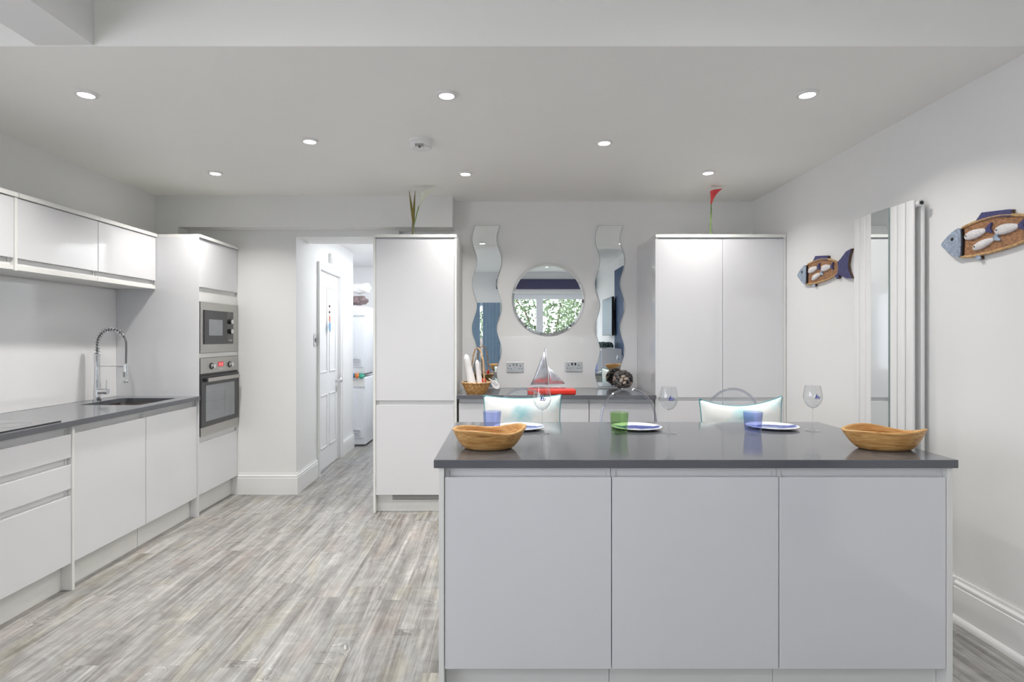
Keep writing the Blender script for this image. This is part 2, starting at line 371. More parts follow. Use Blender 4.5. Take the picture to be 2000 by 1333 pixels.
w2 = bpy.data.objects.new('window_2', None); COL.objects.link(w2); w2.location = (-.87, YR-.1, 0); w2['kind'] = 'structure'
b = BM()
for (x0, x1, z0, z1) in ((DX0, DX0+.06, 0, DZ1), (DX1-.06, DX1, 0, DZ1), (DX0, DX1, DZ1-.06, DZ1), (DX0, DX1, 0, .08)):
    box(b, x0, x1, YR-.14, YR-.06, z0, z1)
obj('window_frame', b, 'frame_white', w2)
obj('window_pane', BX(DX0+.06, DX1-.06, YR-.105, YR-.099, .08, DZ1-.06), 'window_glass', w2)
def curtain(x0, x1, label):
    pts = []; N = 40
    for i in range(N+1): pts.append((x0+(x1-x0)*i/N, .006*sin(i*.8)))
    for i in range(N, -1, -1): pts.append((x0+(x1-x0)*i/N, .006*sin(i*.8)-.006))
    b = prism(BM(), pts, lambda u, v: (u, YR+.05+v, .02), lambda u, v: (u, YR+.05+v, 2.14))
    tag(obj('curtain', b, 'blue_curtain', smooth=True), label, 'curtain')
curtain(-1.62, -1.462, 'narrow blue curtain at the outer edge of the glass door behind the viewer')
curtain(-1.40, -.577, 'blue curtain left of the bright gap, seen reflected in the left wavy mirror')
curtain(-.517, -.11, 'blue curtain right of the bright gap, seen reflected in the left wavy mirror')
tag(obj('roller_blind', BX(-.2, 2.10, YR+.005, YR+.06, 2.46, 2.69, bev=.01), 'navy_blind'), 'dark navy rolled blind above the garden window, reflected in the round mirror', 'blind')
# navy chimney wall and tv
struct('wall_feature', BX(XR-.06, XR-.001, -1.0, .35, 0, 2.6), 'navy_wall')
t = thing('television', 'dark wall-mounted flat television, reflected in the right wavy mirror', 'television', (2.03, -1.35, 1.38))
obj('casing', BX(2.0, 2.04, -1.87, -.82, 1.37, 2.10, bev=.005), 'tv_black', t); obj('screen', BX(1.996, 1.9995, -1.855, -.835, 1.385, 2.085), 'tv_screen', t)
obj('bracket', BX(2.0405, XR-.061, -.98, -.90, 1.65, 1.85), 'tv_black', t); 
t = thing('shelf_unit', 'white shelf unit below the television, reflected in the right wavy mirror', 'shelf', (1.9, -.9, 0))
for i, z in enumerate((.02, .60, 1.10)): obj('shelf', BX(1.72, 2.075, -1.5, -.3, z, z+.03), 'frame_white', t)
for y in (-1.5, -.33): obj('side_panel', BX(1.72, 2.075, y, y+.029, .0, 1.0999) if y < -1 else BX(1.72, 2.075, y+.001, y+.03, .0, 1.0999), 'frame_white', t)
b = BM()
for i in range(260):
    ball(b, (1.88+R.uniform(-.09, .09), -.9+R.uniform(-.35, .35), 1.175+R.uniform(-.01, .05)), R.uniform(.022, .032), sub=1, rot=None)
g = obj('trailing_plant', b, mat('dark_foliage', (.03, .06, .06), .6, nscale=40, namt=.6)); tag(g, 'dark leafy arrangement on the white shelf, reflected in right wavy mirror', 'plant')

# the hallway at the back left
HA = .03; HO = Vector((-1.777, 4.86, 0))
def hall(o):
    o.location = HO; o.rotation_euler = (0, 0, HA); return o
def hs(name, bm, m):
    o = obj(name, bm, m, origin=(0, 0, 0)); o['kind'] = 'structure'; return hall(o)
D0, D1 = .66, 1.43            # door opening along the hall wall
b = BM(); box(b, -.1, 0, .1, D0, 0, 2.36); box(b, -.1, 0, D1, 2.06, 0, 2.36); box(b, -.1, 0, D0, D1, 2.0, 2.36)
hs('wall_hall_left', b, 'wall_paint')
struct('wall_hall_right', BX(-.9, -.8, 5.031, 8.3, 0, 2.36), 'wall_paint')
struct('wall_utility_left', BX(-2.9, -2.8, 6.6, 8.3, 0, 2.36), 'wall_paint')
struct('wall_utility_end', BX(-2.9, -.8, 8.301, 8.4, 0, 2.36), 'wall_paint')
struct('ceiling_hall', BX(-3.0, -.8, 5.241, 8.4, 2.361, 2.46), 'wall_paint')
def skirt(prof_h, n0):
    pass
def skirting(name, length, h, thick, frame, m='skirting_paint', bead=False):
    """profile extruded along +u; frame(u, out, z)"""
    prof = [(0, 0), (thick, 0), (thick, h*.78), (thick*.8, h*.80), (thick*.95, h*.84), (thick*.95, h*.88), (thick*.45, h*.93), (thick*.40, h), (0, h)]
    b = prism(BM(), prof, lambda o, z: frame(0, o, z), lambda o, z: frame(length, o, z))
    if bead:
        pr = [(thick, 0)]+[(thick+.018*cos(a), .03*sin(a)) for a in [pi/2*k/6 for k in range(7)]]
        prism(b, pr, lambda o, z: frame(0, o, z), lambda o, z: frame(length, o, z))
    return b
struct('baseboard_back_left', skirting('', .506, .18, .016, lambda u, o, z: (-2.266+u, 4.859-o, z+.0005)), 'skirting_paint')
o = obj('baseboard_hall', skirting('', D0-.07, .18, .016, lambda u, o, z: (.0005+o, -.012+u, z+.0005)), 'skirting_paint', origin=(0, 0, 0)); o['kind'] = 'structure'; hall(o)
o = obj('baseboard_hall_far', skirting('', 2.06-D1-.06, .18, .016, lambda u, o, z: (.0005+o, D1+.06+u, z+.0005)), 'skirting_paint', origin=(0, 0, 0)); o['kind'] = 'structure'; hall(o)
# door_1 with four panels
dr = bpy.data.objects.new('door_1', None); COL.objects.link(dr); dr['kind'] = 'structure'
b = BM()
box(b, -.055, -.02, D0+.004, D1-.004, .008, 1.995)
def dframe(y0, y1, z0, z1, d=.008, w=.014):
    box(b, -.0201, -.02+d, y0, y0+w, z0, z1, bev=.003); box(b, -.0201, -.02+d, y1-w, y1, z0, z1, bev=.003)
    box(b, -.0201, -.02+d, y0, y1, z0, z0+w, bev=.003); box(b, -.0201, -.02+d, y0, y1, z1-w, z1, bev=.003)
W_ = D1-D0
for y0, y1 in ((D0+.10, D0+W_/2-.04), (D0+W_/2+.04, D1-.10)):
    dframe(y0, y1, .98, 1.86); dframe(y0, y1, .22, .76)
obj('door_leaf', b, 'door_paint', dr)
b = BM(); box(b, .0005, .018, D0-.065, D0, 0, 2.065, bev=.004); box(b, .0005, .018, D1, D1+.055, 0, 2.065, bev=.004); box(b, .0005, .018, D0, D1, 2.0, 2.065, bev=.004)
box(b, .018, .026, D0-.065, D0-.045, 0, 2.065); box(b, .018, .026, D1+.035, D1+.055, 0, 2.065); box(b, .018, .026, D0-.045, D1+.035, 2.045, 2.065)
obj('architrave', b, 'skirting_paint', dr)
hd = lathe(BM(), [(.004, .0), (.024, .0), (.024, .006), (.009, .010), (.009, .034), (.022, .040), (.028, .052), (.022, .064), (.004, .067)], (0, 0, 0), 20, fx=lambda th, r, z: (z, r*cos(th), r*sin(th)))
hd_o = obj('door_handle', hd, 'chrome', dr, smooth=True); hd_o.location = (-.0195, D1-.065, .87)
k = obj('keyhole_plate', BX(-.0195, -.015, D1-.080, D1-.050, .74, .81, bev=.002), 'chrome', dr)
hall(dr)
# hall wall fittings
def hthing(name, label, cat, y, z):
    o = thing(name, label, cat, (0, 0, 0)); p = Matrix.Translation(HO) @ Matrix.Rotation(HA, 4, 'Z') @ Vector((0, y, z)); o.location = p; return o
t = hthing('light_switch', 'small chrome light switch on the hall wall beside the white door', 'switch', .53, 1.31)
for n_, bm_, m_ in (('plate', BX(.0005, .008, -.042, .042, -.055, .055, bev=.003), 'chrome'), ('rocker', BX(.0081, .014, -.012, .012, -.02, .02, bev=.002), 'plastic_grey')):
    o = obj(n_, bm_, m_, origin=(0, 0, 0)); o.parent = t
t.rotation_euler = (0, 0, HA)
t = hthing('motion_sensor', 'small white sensor box high on hall wall above the door', 'sensor', 1.02, 2.10)
for n_, bm_, m_ in (('casing', BX(.0005, .035, -.028, .028, 0, .10, bev=.008), 'plastic_white'), ('sensor_lens', BX(.0355, .042, -.018, .018, .01, .04, bev=.003), 'frame_white')):
    o = obj(n_, bm_, m_, origin=(0, 0, 0)); o.parent = t
t.rotation_euler = (0, 0, HA)
t = hthing('hanging_ornament', 'small blue and white oval ornament hanging on the hall door', 'ornament', 1.0, 1.39)
fx0 = .002
def hpart(n_, bm_, m_, sm=True):
    o = obj(n_, bm_, m_, origin=(0, 0, 0), smooth=sm); o.parent = t; return o
plate = BM(); ball(plate, (-.009+.02, 0, .055), 1, .008, .036, .055); hpart('ceramic_disc', plate, 'porcelain_blue')
b = BM(); box(b, .004, .014, -.008, .008, .108, .165, bev=.003); hpart('wood_tag', b, 'orange_paint')
b = BM(); cyl(b, (.008, 0, .16), (.008, 0, .30), .0015, 6); hpart('cord', b, 'plastic_white')
for z in (.205, .265):
    b = BM(); ball(b, (.008, 0, z), .009, 1, 1, 1.3); hpart('bead', b, 'fish_edge')
t.rotation_euler = (0, 0, HA)

# stacked laundry machines
def machine(name, label, z0, washer):
    t = thing(name, label, 'appliance', (-2.0, 7.25, z0))
    obj('body', BX(-2.30, -1.70, 6.985, 7.55, z0+.02, z0+.845, bev=.012, seg=3), 'appliance_white', t, True)
    b = BM(); box(b, -2.27, -1.73, 6.972, 6.9845, z0+.10, z0+.70, bev=.006); obj('front_panel', b, 'appliance_white', t)
    b = BM()
    for (hx, hz_, r_, y1) in ((.235, .26, .09, 6.966), (.185, .21, .08, 6.960)):
        o_ = [(cx+r_*cos(a0+pi/2*k/6), cz+r_*sin(a0+pi/2*k/6)) for (cx, cz, a0) in ((-2.0+hx-r_, z0+.40+hz_-r_, 0), (-2.0-hx+r_, z0+.40+hz_-r_, pi/2), (-2.0-hx+r_, z0+.40-hz_+r_, pi), (-2.0+hx-r_, z0+.40-hz_+r_, 1.5*pi)) for k in range(7)]
        prism(b, o_, lambda u, v: (u, y1, v), lambda u, v: (u, 6.9715, v))
    obj('door', b, 'appliance_white', t)
    obj('control_panel', BX(-2.29, -1.71, 6.968, 6.9845, z0+.73, z0+.83, bev=.004), 'plastic_white', t)
    b = BM()
    for k in range(5): box(b, -1.86, -1.76, 6.966, 6.9715, z0+.12+k*.018, z0+.126+k*.018)
    obj('vent_grille', b, 'vent_pale', t)
    b = BM(); box(b, -2.26, -1.74, 7.0, 7.5, z0, z0+.0195); obj('base', b, 'dark_gap', t)
machine('washing_machine', 'white washing machine at floor level, bottom of the stack in the utility room', .001, True)
machine('tumble_dryer', 'white tumble dryer stacked on the washing machine in the utility room', .870, False)
b = BM(); ball(b, (-1.84, 7.16, 1.797), 1, .13, .12, .06, jit=.4, sub=3); 
tag(obj('folded_bag', b, 'bag_brown', smooth='all'), 'dark brown and white cloth bag on top of the dryer', 'bag')
b = BM(); ball(b, (-1.80, 7.15, 1.945), 1, .12, .10, .065, jit=.5, sub=3)
tag(obj('folded_towel', b, 'cloth_white', smooth='all'), 'crumpled white towel on top of the brown bag', 'towel')
t = thing('dish_cloth', 'blue, orange and green patterned cloth hanging between dryer and washing machine', 'cloth', (-1.80, 6.94, .85))
for nm, x, m_ in (('blue_fold', -1.855, 'vivid_cloth'), ('orange_fold', -1.80, 'cloth_orange'), ('green_fold', -1.745, 'cloth_green')):
    b = BM(); ball(b, (x, 6.945, .865), 1, .036, .02, .032, jit=.5, sub=2); obj(nm, b, m_, t, 'all')
# right-hand baseboard
struct('baseboard_right', skirting('', 2.70-YR, .205, .018, lambda u, o, z: (XR-.0005-o, 2.70-u, z+.0005), bead=True), 'skirting_paint')
b = BM()
for (x0, x1, z0, z1) in ((XR-.016, XR-.0005, .155, .2055),): box(b, x0, x1, 2.7005, 4.33, z0, z1, bev=.003)
struct('baseboard_right_far', b, 'skirting_paint')
t = thing('heating_pipe', 'short heating pipe end at the right baseboard behind the island', 'pipe', (2.10, 2.74, 0))
b = BM(); cyl(b, (2.10, 2.75, .001), (2.10, 2.75, .14), .011); obj('pipe', b, 'plastic_white', t, True)
b = BM(); cyl(b, (2.10, 2.75, .065), (2.10, 2.75, .085), .02); obj('collar', b, 'edge_white', t, True)

# ------------------------------------------------------------------ ceiling fittings
SPOT_WORDS = ['front row, near the left wall cabinets', 'front row, middle, nearest the smoke alarm', 'front row, right, nearest the radiator wall', 'middle row, above the hall opening side', 'middle row, above the round mirror side',
              'back row, left, in front of the bulkhead', 'back row, middle, between alarm and round mirror', 'back row, right, above the red lily']
first = None
for i, (x, y) in enumerate(SPOTS):
    lab = 'round recessed ceiling spotlight, '+SPOT_WORDS[i]
    if first is None:
        t = thing('ceiling_spotlight', lab, 'ceiling light', (x, y, CEIL-.008), 'recessed spotlights in the kitchen ceiling'); first = t
        b = lathe(BM(), [(.036, -.004), (.050, -.001), (.050, .0075), (.034, .0075)], (x, y, CEIL-.008), 32, closed=True); obj('bezel', b, 'plastic_white', t, True)
        b = BM(); cyl(b, (x, y, CEIL-.006), (x, y, CEIL-.0005), .0335, 28); obj('lamp_lens', b, 'lens_emit', t)
    else: dup(first, None, (x, y, CEIL-.008 if y > 2.56 else CEIL-.012), lab)
for i, (x, y) in enumerate(REAR_FILL):
    o = dup(first, None, (x, y, RCEIL-.008), 'added fill spotlight in the raised ceiling behind the viewer, '+['left', 'right'][i % 2]+' side, '+['nearest the kitchen beam', 'halfway to the garden window', 'nearest the garden window'][i//2]); o['group'] = 'added fill spotlights in the raised ceiling'
t = thing('smoke_alarm', 'round white smoke alarm on the ceiling', 'smoke alarm', (-.50, 3.40, CEIL-.05))
b = lathe(BM(), [(.02, -.002), (.056, 0), (.064, .008), (.066, .030), (.072, .034), (.073, .0495), (.02, .0495)], (-.50, 3.40, CEIL-.05), 40); obj('housing', b, 'plastic_white', t, True)
b = BM()
for k in range(6): box(b, -.524+k*.009, -.5215+k*.009, 3.327, 3.36, CEIL-.0515, CEIL-.040)
obj('vent_slots', b, 'plastic_grey', t)
b = BM(); ball(b, (-.5, 3.35, CEIL-.052), .008); obj('test_button', b, 'dark_gap', t)

# ------------------------------------------------------------------ cabinets
TOPZ = .90; WT = .03; UND = TOPZ-WT
def cab(name, label, loc, rotz, w, d, z0, z1, fronts, plinth=True, plinth_y=.055, left=None, right=None, top=False, group=None, openings=None, hz=None, cat='cabinet', bottom_rail=None, pz=None):
    """local frame: x width, y depth (0 = door face), z up.  fronts: (kind, za, zb, [x0, x1])"""
    t = thing(name, label, cat, (0, 0, 0), group)
    b = BM()
    if openings is None:
        box(b, .001, w-.001, .05, d, z0, z1)
        box(b, .001, .017, .0215, .05, z0, z1); box(b, w-.017, w-.001, .0215, .05, z0, z1)
        box(b, .017, w-.017, .0215, .05, z1-.016, z1); box(b, .017, w-.017, .0215, .05, z0, z0+.016)
    else:
        box(b, .001, .018, .0215, d, z0, z1); box(b, w-.018, w-.001, .0215, d, z0, z1); box(b, .018, w-.018, d-.01, d, z0, z1)
        zs = sorted(openings)
        cur = z0
        for (a, c) in zs:
            box(b, .018, w-.018, .0215, d-.01, cur, a); cur = c
        box(b, .018, w-.018, .0215, d-.01, cur, z1)
    obj('carcass', b, 'carcass_white', t)
    for f in fronts:
        x0, x1 = (f[3], f[4]) if len(f) > 3 else (.0015, w-.0015)
        b = BM(); box(b, x0, x1, 0, .019, f[1], f[2], bev=.0018)
        obj(f[0], b, 'gloss_white', t)
    if hz:
        for (a, c) in hz:
            b = BM(); box(b, .018, w-.018, .026, .0495, a-.012, c); obj('handle_rail', b, 'rail_white', t)
    if plinth: obj('plinth', BX(.001, w-.001, plinth_y, plinth_y+.016, .001, z0-.001), 'edge_white', t)
    if left: obj('end_panel', BX(-left, -.0005, -.004, d, pz or .001, z1, bev=.001), 'edge_white', t)
    if right: obj('end_panel', BX(w+.0005, w+right, -.004, d, pz or .001, z1, bev=.001), 'edge_white', t)
    if top: obj('top_panel', BX(-(left or 0), w+(right or 0), -.010, d, z1+.0005, z1+.0245, bev=.001), 'edge_white', t)
    t.location = loc; t.rotation_euler = (0, 0, rotz); return t
FZ0, FZ1 = .147, .835
# island: three base cabinets
IY = 2.046; IX = -.217
WORDS = ['leftmost white gloss base cabinet of the island', 'middle white gloss base cabinet of the island', 'rightmost white gloss base cabinet of the island, nearest the right wall']
for i in range(3):
    cab('base_cabinet', WORDS[i], (IX+.6*i, IY, 0), 0, .6, .60, .15, UND-.001, [('door', FZ0, FZ1)], hz=[(FZ1, UND-.002)], left=.0195 if i == 0 else None, right=.0195 if i == 2 else None, plinth_y=.05)
o = obj('island_worktop', BX(-.254, 1.618, 2.035, 2.95, UND, TOPZ, bev=.0025), 'worktop'); tag(o, 'dark grey quartz worktop on the white kitchen island', 'worktop')
# left run
LX = -2.285
cab('drawer_cabinet', 'white three-drawer base cabinet under the hob, left foreground', (LX, 2.41, 0), pi/2, .6, .58, .15, UND-.001, [('drawer', .704, .827), ('drawer', .540, .667), ('drawer', .147, .503)], hz=[(.827, UND-.002), (.667, .704), (.503, .540)], right=.018)
cab('base_cabinet', 'white base cabinet between the drawers and the sink cabinet', (LX, 3.032, 0), pi/2, .602, .58, .15, UND-.001, [('door', FZ0, .827)], hz=[(.827, UND-.002)])
# sink cabinet: lower carcass so the bowl clears it
t = cab('sink_cabinet', 'white base cabinet under the sink, beside the oven tower', (LX, 3.637, 0), pi/2, .60, .58, .15, .64, [('door', FZ0, .827)], hz=[])
for nm, bm_ in (('gable', BX(.001, .017, .0215, .58, .6405, UND-.001)), ('gable', BX(.583, .599, .0215, .58, .6405, UND-.001)), ('handle_rail', BX(.018, .582, .026, .040, .80, UND-.002))):
    o = obj(nm, bm_, 'carcass_white', origin=(0, 0, 0)); o.parent = t
# left worktop with sink cut-out (four strips welded in one mesh)
SX0, SX1, SY0, SY1 = -2.75, -2.355, 3.68, 4.10
b = BM(); WX, WF, WY0, WY1 = XL+.006, -2.262, 2.1, 4.238
outer = [(WX, WY0), (WF, WY0), (WF, WY1), (WX, WY1)]; inner = []
rr = .03
for (cx, cy, a0) in ((SX0+rr, SY0+rr, pi), (SX1-rr, SY0+rr, 1.5*pi), (SX1-rr, SY1-rr, 0), (SX0+rr, SY1-rr, .5*pi)):
    inner.append([(cx+rr*cos(a0+pi/2*k/5), cy+rr*sin(a0+pi/2*k/5)) for k in range(6)])
for z, rev in ((TOPZ, 0), (UND, 1)):
    O = [b.verts.new((*p, z)) for p in outer]; I = [[b.verts.new((*p, z)) for p in c] for c in inner]
    for k in range(4):
        k2 = (k+1) % 4
        for q in range(5): b.faces.new((O[k], I[k][q], I[k][q+1]))
        b.faces.new((O[k], I[k][5], I[k2][0], O[k2]))
    if rev == 0: OT, IT = O, [v for c in I for v in c]
    else: OB, IB = O, [v for c in I for v in c]
for k in range(4): b.faces.new((OT[k], OT[(k+1) % 4], OB[(k+1) % 4], OB[k]))
for k in range(24): b.faces.new((IT[k], IT[(k+1) % 24], IB[(k+1) % 24], IB[k]))
tag(obj('worktop', b, 'worktop'), 'long dark grey quartz worktop along the left wall with sink cut-out', 'worktop')
t = thing('sink', 'undermounted stainless steel sink in the left worktop', 'sink', (-2.54, 3.89, UND-.2))
b = BM(); z1 = UND-.001; zb = UND-.19
def rrect(x0, x1, y0, y1, r, z):
    return [b.verts.new((cx+r*cos(a0+pi/2*k/5), cy+r*sin(a0+pi/2*k/5), z)) for (cx, cy, a0) in ((x0+r, y0+r, pi), (x1-r, y0+r, 1.5*pi), (x1-r, y1-r, 0), (x0+r, y1-r, .5*pi)) for k in range(6)]
L = [rrect(SX0-.012, SX1+.012, SY0-.012, SY1+.012, .04, z1), rrect(SX0-.001, SX1+.001, SY0-.001, SY1+.001, .03, z1), rrect(SX0+.004, SX1-.004, SY0+.004, SY1-.004, .035, zb+.02), rrect(SX0+.02, SX1-.02, SY0+.02, SY1-.02, .035, zb),
     rrect(SX0+.018, SX1-.018, SY0+.018, SY1-.018, .035, zb-.002), rrect(SX0-.0, SX1+.0, SY0-.0, SY1+.0, .035, zb+.018), rrect(SX0-.012, SX1+.012, SY0-.012, SY1+.012, .04, z1-.002)]
for a, c in zip(L, L[1:]):
    for k in range(24): b.faces.new((a[k], a[(k+1) % 24], c[(k+1) % 24], c[k]))
b.faces.new(L[3])
obj('bowl', b, 'sink_steel', t, True)
b = lathe(BM(), [(.0, .0), (.04, .0), (.04, .003), (.0, .002)][1:3]+[(.01, .003)], (-2.54, 3.89, zb+.0005), 24); obj('drain', b, 'chrome', t, True)
# tap
TX, TY = -2.80, 3.92
t = thing('kitchen_tap', 'chrome spring-neck kitchen tap behind the sink', 'tap', (TX, TY, TOPZ))
b = BM(); lathe(b, [(.026, .0005), (.026, .012), (.020, .016), (.020, .11), (.017, .12), (.017, .30), (.019, .31), (.019, .322), (.010, .325)], (TX, TY, TOPZ), 24); obj('column', b, 'chrome', t, True)
b = BM(); tube(b, [(TX+.015, TY, .965), (TX+.075, TY, .965)], .019, 20); lv = obj('mixer_body', b, 'chrome', t, True)
b = BM(); tube(b, [(TX+.062, TY, .98), (TX+.064, TY, 1.045)], [.005, .004], 10); obj('lever', b, 'chrome', t, True)
path = [(TX, TY, TOPZ+.325)]
N = 40; cxm = TX+.100
arc = []
for k in range(N+1):
    a = pi-pi*k/N*.97; arc.append((cxm+.100*cos(a), TY, 1.288+.105*sin(a)))
hose = [(TX, TY, TOPZ+.322), (TX, TY, 1.25)]+arc+[(TX+.200, TY, 1.25), (TX+.198, TY, 1.14)]
b = BM(); tube(b, hose, .0065, 10); obj('hose', b, 'hose_grey', t, True)
b = BM(); 
sp = [Vector(p) for p in [(TX, TY, 1.222+i*.006) for i in range(8)]+arc[:36]]
ln = [0]
for i in range(1, len(sp)): ln.append(ln[-1]+(sp[i]-sp[i-1]).length)
tot = ln[-1]; turns = 17; pts = []
for k in range(turns*10+1):
    s_ = tot*k/(turns*10); j = max(i for i in range(len(ln)) if ln[i] <= s_+1e-9); j = min(j, len(sp)-2)
    f_ = (s_-ln[j])/(ln[j+1]-ln[j]); p = sp[j].lerp(sp[j+1], f_); tg = (sp[j+1]-sp[j]).normalized(); n1 = Vector((0, 1, 0)); n2 = tg.cross(n1)
    a = 2*pi*turns*k/(turns*10); pts.append(p+(n1*cos(a)+n2*sin(a))*.0165)
tube(b, pts, .0030, 6); obj('spring', b, 'chrome', t, True)
b = BM(); tube(b, [(TX, TY, 1.137), (TX+.19, TY, 1.137)], .0035, 8); obj('support_arm', b, 'chrome', t, True)
b = lathe(BM(), [(.010, .0), (.023, .0), (.024, .010), (.016, .022), (.014, .08), (.016, .11), (.012, .13), (.005, .135)], (TX+.198, TY, 1.025), 20); obj('spray_head', b, 'chrome', t, True)
obj('spray_button', BX(TX+.192, TX+.204, TY-.022, TY-.0145, 1.065, 1.10, bev=.002), 'plastic_grey', t)
# hob
t = thing('induction_hob', 'black glass induction hob set on the left worktop', 'hob', (-2.55, 2.67, TOPZ))
obj('glass_top', BX(-2.80, -2.297, 2.37, 2.958, TOPZ+.0005, TOPZ+.006, bev=.0015), 'hob_glass', t)
b = BM()
for cx, cy, r in ((-2.67, 2.52, .085), (-2.67, 2.80, .075), (-2.43, 2.52, .075), (-2.43, 2.80, .085)):
    lathe(b, [(r-.0015, .0061), (r, .0061), (r, .0065), (r-.0015, .0065)], (cx, cy, TOPZ), 40, closed=True)
obj('ring_marking', b, 'plastic_grey', t)
# splashbacks
tag(obj('splashback', BX(XL+.0005, XL+.0055, 2.1, 4.238, TOPZ+.001, 1.69), 'splash_glass'), 'tall glossy white splashback panel behind the sink and hob', 'splashback')
tag(obj('splashback', BX(-.345, 1.142, YB-.006, YB-.0005, TOPZ+.001, 1.338), 'splash_glass'), 'low glossy white splashback behind sailboat and sockets under the mirrors', 'splashback')
# wall cabinets
UX = -2.59
for i, (y0, lab) in enumerate(((3.637, 'white wall cabinet next to the oven tower, above the sink'), (3.035, 'wide white wall cabinet in the middle of the upper row'), (2.413, 'white wall cabinet at the left edge of the photo, above the hob'))):
    t = cab('wall_cabinet', lab, (UX, y0, 0), pi/2, .60, .295, 1.72, 2.08, [('door', 1.757, 2.077)], plinth=False, hz=[(1.735, 1.757)], top=True, right=.0175 if i == 2 else None, pz=1.69)
    o = obj('light_pelmet', BX(.001, .599, .004, .28, 1.695, 1.719), 'edge_white', origin=(0, 0, 0)); o.parent = t
# the top panel of the end one sits flush: fine
# oven tower
OVX = -2.275
t = cab('oven_tower', 'tall white cabinet housing the oven and microwave', (OVX, 4.243, 0), pi/2, .612, .61, .155, 2.08, [('door', 1.714, 2.077), ('door', .160, .545)], hz=[(1.68, 1.713), (.546, .575)], top=True,
        openings=[(.61, 1.17), (1.235, 1.59)], cat='cabinet')
o = obj('end_panel', BX(-.0035, .0005, -.004, .61, .001, 2.08), 'gloss_white', origin=(0, 0, 0)); o.parent = t
for a, c in ((.577, .592), (1.182, 1.218), (1.605, 1.678)):
    o = obj('filler_strip', BX(.0015, .6105, 0, .0195, a, c), 'edge_white', origin=(0, 0, 0)); o.parent = t
def local(o, loc, rz): o.location = loc; o.rotation_euler = (0, 0, rz)
OL = (OVX, 4.243, 0)
def part(par, name, bm, m, sm=False):
    o = obj(name, bm, m, origin=(0, 0, 0), smooth=sm); o.parent = par; return o
t = thing('microwave', 'built-in stainless steel microwave with black door, above the oven', 'microwave', OL, rotz=pi/2)
part(t, 'body', BX(.03, .58, .025, .45, 1.236, 1.588), 'dark_metal')
b = BM()
for x0, x1, z0, z1 in ((.008, .604, 1.545, 1.603), (.008, .604, 1.220, 1.283), (.008, .052, 1.283, 1.545), (.514, .604, 1.283, 1.545)): box(b, x0, x1, -.008, .0205, z0, z1)
part(t, 'trim_frame', b, 'steel')
part(t, 'door', BX(.053, .400, -.016, .0205, 1.2835, 1.5445, bev=.003), 'oven_black')
part(t, 'door_window', BX(.115, .325, -.0175, -.0162, 1.350, 1.475), 'microwave_window')
part(t, 'control_panel', BX(.402, .513, -.014, .0205, 1.2835, 1.5445, bev=.002), 'black_glass')
for z in (1.465, 1.385):
    b = BM(); tube(b, [(.457, -.0142, z), (.457, -.030, z)], .020, 24); k = part(t, 'knob', b, 'tv_black', True)
    b = BM(); tube(b, [(.457, -.0302, z), (.457, -.036, z)], [.019, .016], 24); o = obj('knob_cap', b, 'chrome', origin=(0, 0, 0), smooth=True); o.parent = k
part(t, 'button_row', BX(.425, .49, -.0155, -.0142, 1.305, 1.318), 'plastic_grey')
t = thing('oven', 'built-in stainless steel oven with glass door below the microwave', 'oven', OL, rotz=pi/2)
part(t, 'body', BX(.03, .58, .025, .52, .612, 1.168), 'dark_metal')
part(t, 'control_panel', BX(.008, .604, -.010, .0205, 1.062, 1.180, bev=.002), 'steel')
for x in (.165, .455):
    b = BM(); tube(b, [(x, -.0102, 1.115), (x, -.014, 1.115)], .026, 24); k = part(t, 'knob', b, 'dark_metal', True)
    b = BM(); tube(b, [(x, -.0142, 1.115), (x, -.036, 1.115)], [.019, .017], 24); o = obj('knob_cap', b, 'chrome', origin=(0, 0, 0), smooth=True); o.parent = k
d = part(t, 'display', BX(.265, .350, -.0115, -.0102, 1.105, 1.143), 'red_display')
b = BM()
for k, x in enumerate((.277, .291, .312, .326)):
    for z in (1.112, 1.122, 1.132): box(b, x, x+.009, -.0122, -.0116, z, z+.002)
    box(b, x+.008, x+.010, -.0122, -.0116, 1.112, 1.134)
o = obj('digits', b, 'red_digit', origin=(0, 0, 0)); o.parent = d
part(t, 'button_row', BX(.275, .34, -.0115, -.0102, 1.085, 1.090), 'chrome')
part(t, 'vent_gap', BX(.010, .602, -.002, .0205, 1.044, 1.061), 'tv_black')
dr_ = part(t, 'door', BX(.008, .604, -.018, .0205, .660, 1.043, bev=.002), 'oven_black')
o = obj('door_window', BX(.065, .520, -.0195, -.0182, .70, .972), 'oven_window', origin=(0, 0, 0)); o.parent = dr_
b = BM()
for z in (.76, .84, .92): box(b, .075, .36, -.0202, -.0196, z, z+.0035)
for x in (.36,): box(b, x, x+.003, -.0202, -.0196, .71, .965)
o = obj('rack_lines', b, 'oven_rack', origin=(0, 0, 0)); o.parent = dr_
b = BM(); box(b, .045, .545, -.052, -.038, 1.000, 1.030, bev=.004); o = obj('handle', b, 'steel', origin=(0, 0, 0)); o.parent = dr_
for x in (.03, .530):
    o = obj('handle_mount', BX(x, x+.03, -.046, -.0182, 1.003, 1.027, bev=.002), 'tv_black', origin=(0, 0, 0)); o.parent = dr_
part(t, 'lower_trim', BX(.008, .604, -.012, .0205, .593, .6595, bev=.002), 'steel')
# fridge tower
t = cab('fridge_cabinet', 'tall white integrated fridge cabinet with two doors beside the hall opening', (-.982, 4.34, 0), 0, .598, .587, .137, 2.095, [('door', .856, 2.088), ('door', .137, .822)], hz=[(.823, .855)], left=.018, right=.018, top=True, plinth_y=.05)
b = BM(); box(b, .12, .598, .044, .0495, .090, .130); gr = obj('vent_grille', b, 'dark_gap', origin=(0, 0, 0)); gr.parent = t
b = BM()
for z in (.096, .106, .116): box(b, .12, .597, .040, .0438, z, z+.004)
o = obj('grille_bars', b, 'edge_white', origin=(0, 0, 0)); o.parent = gr
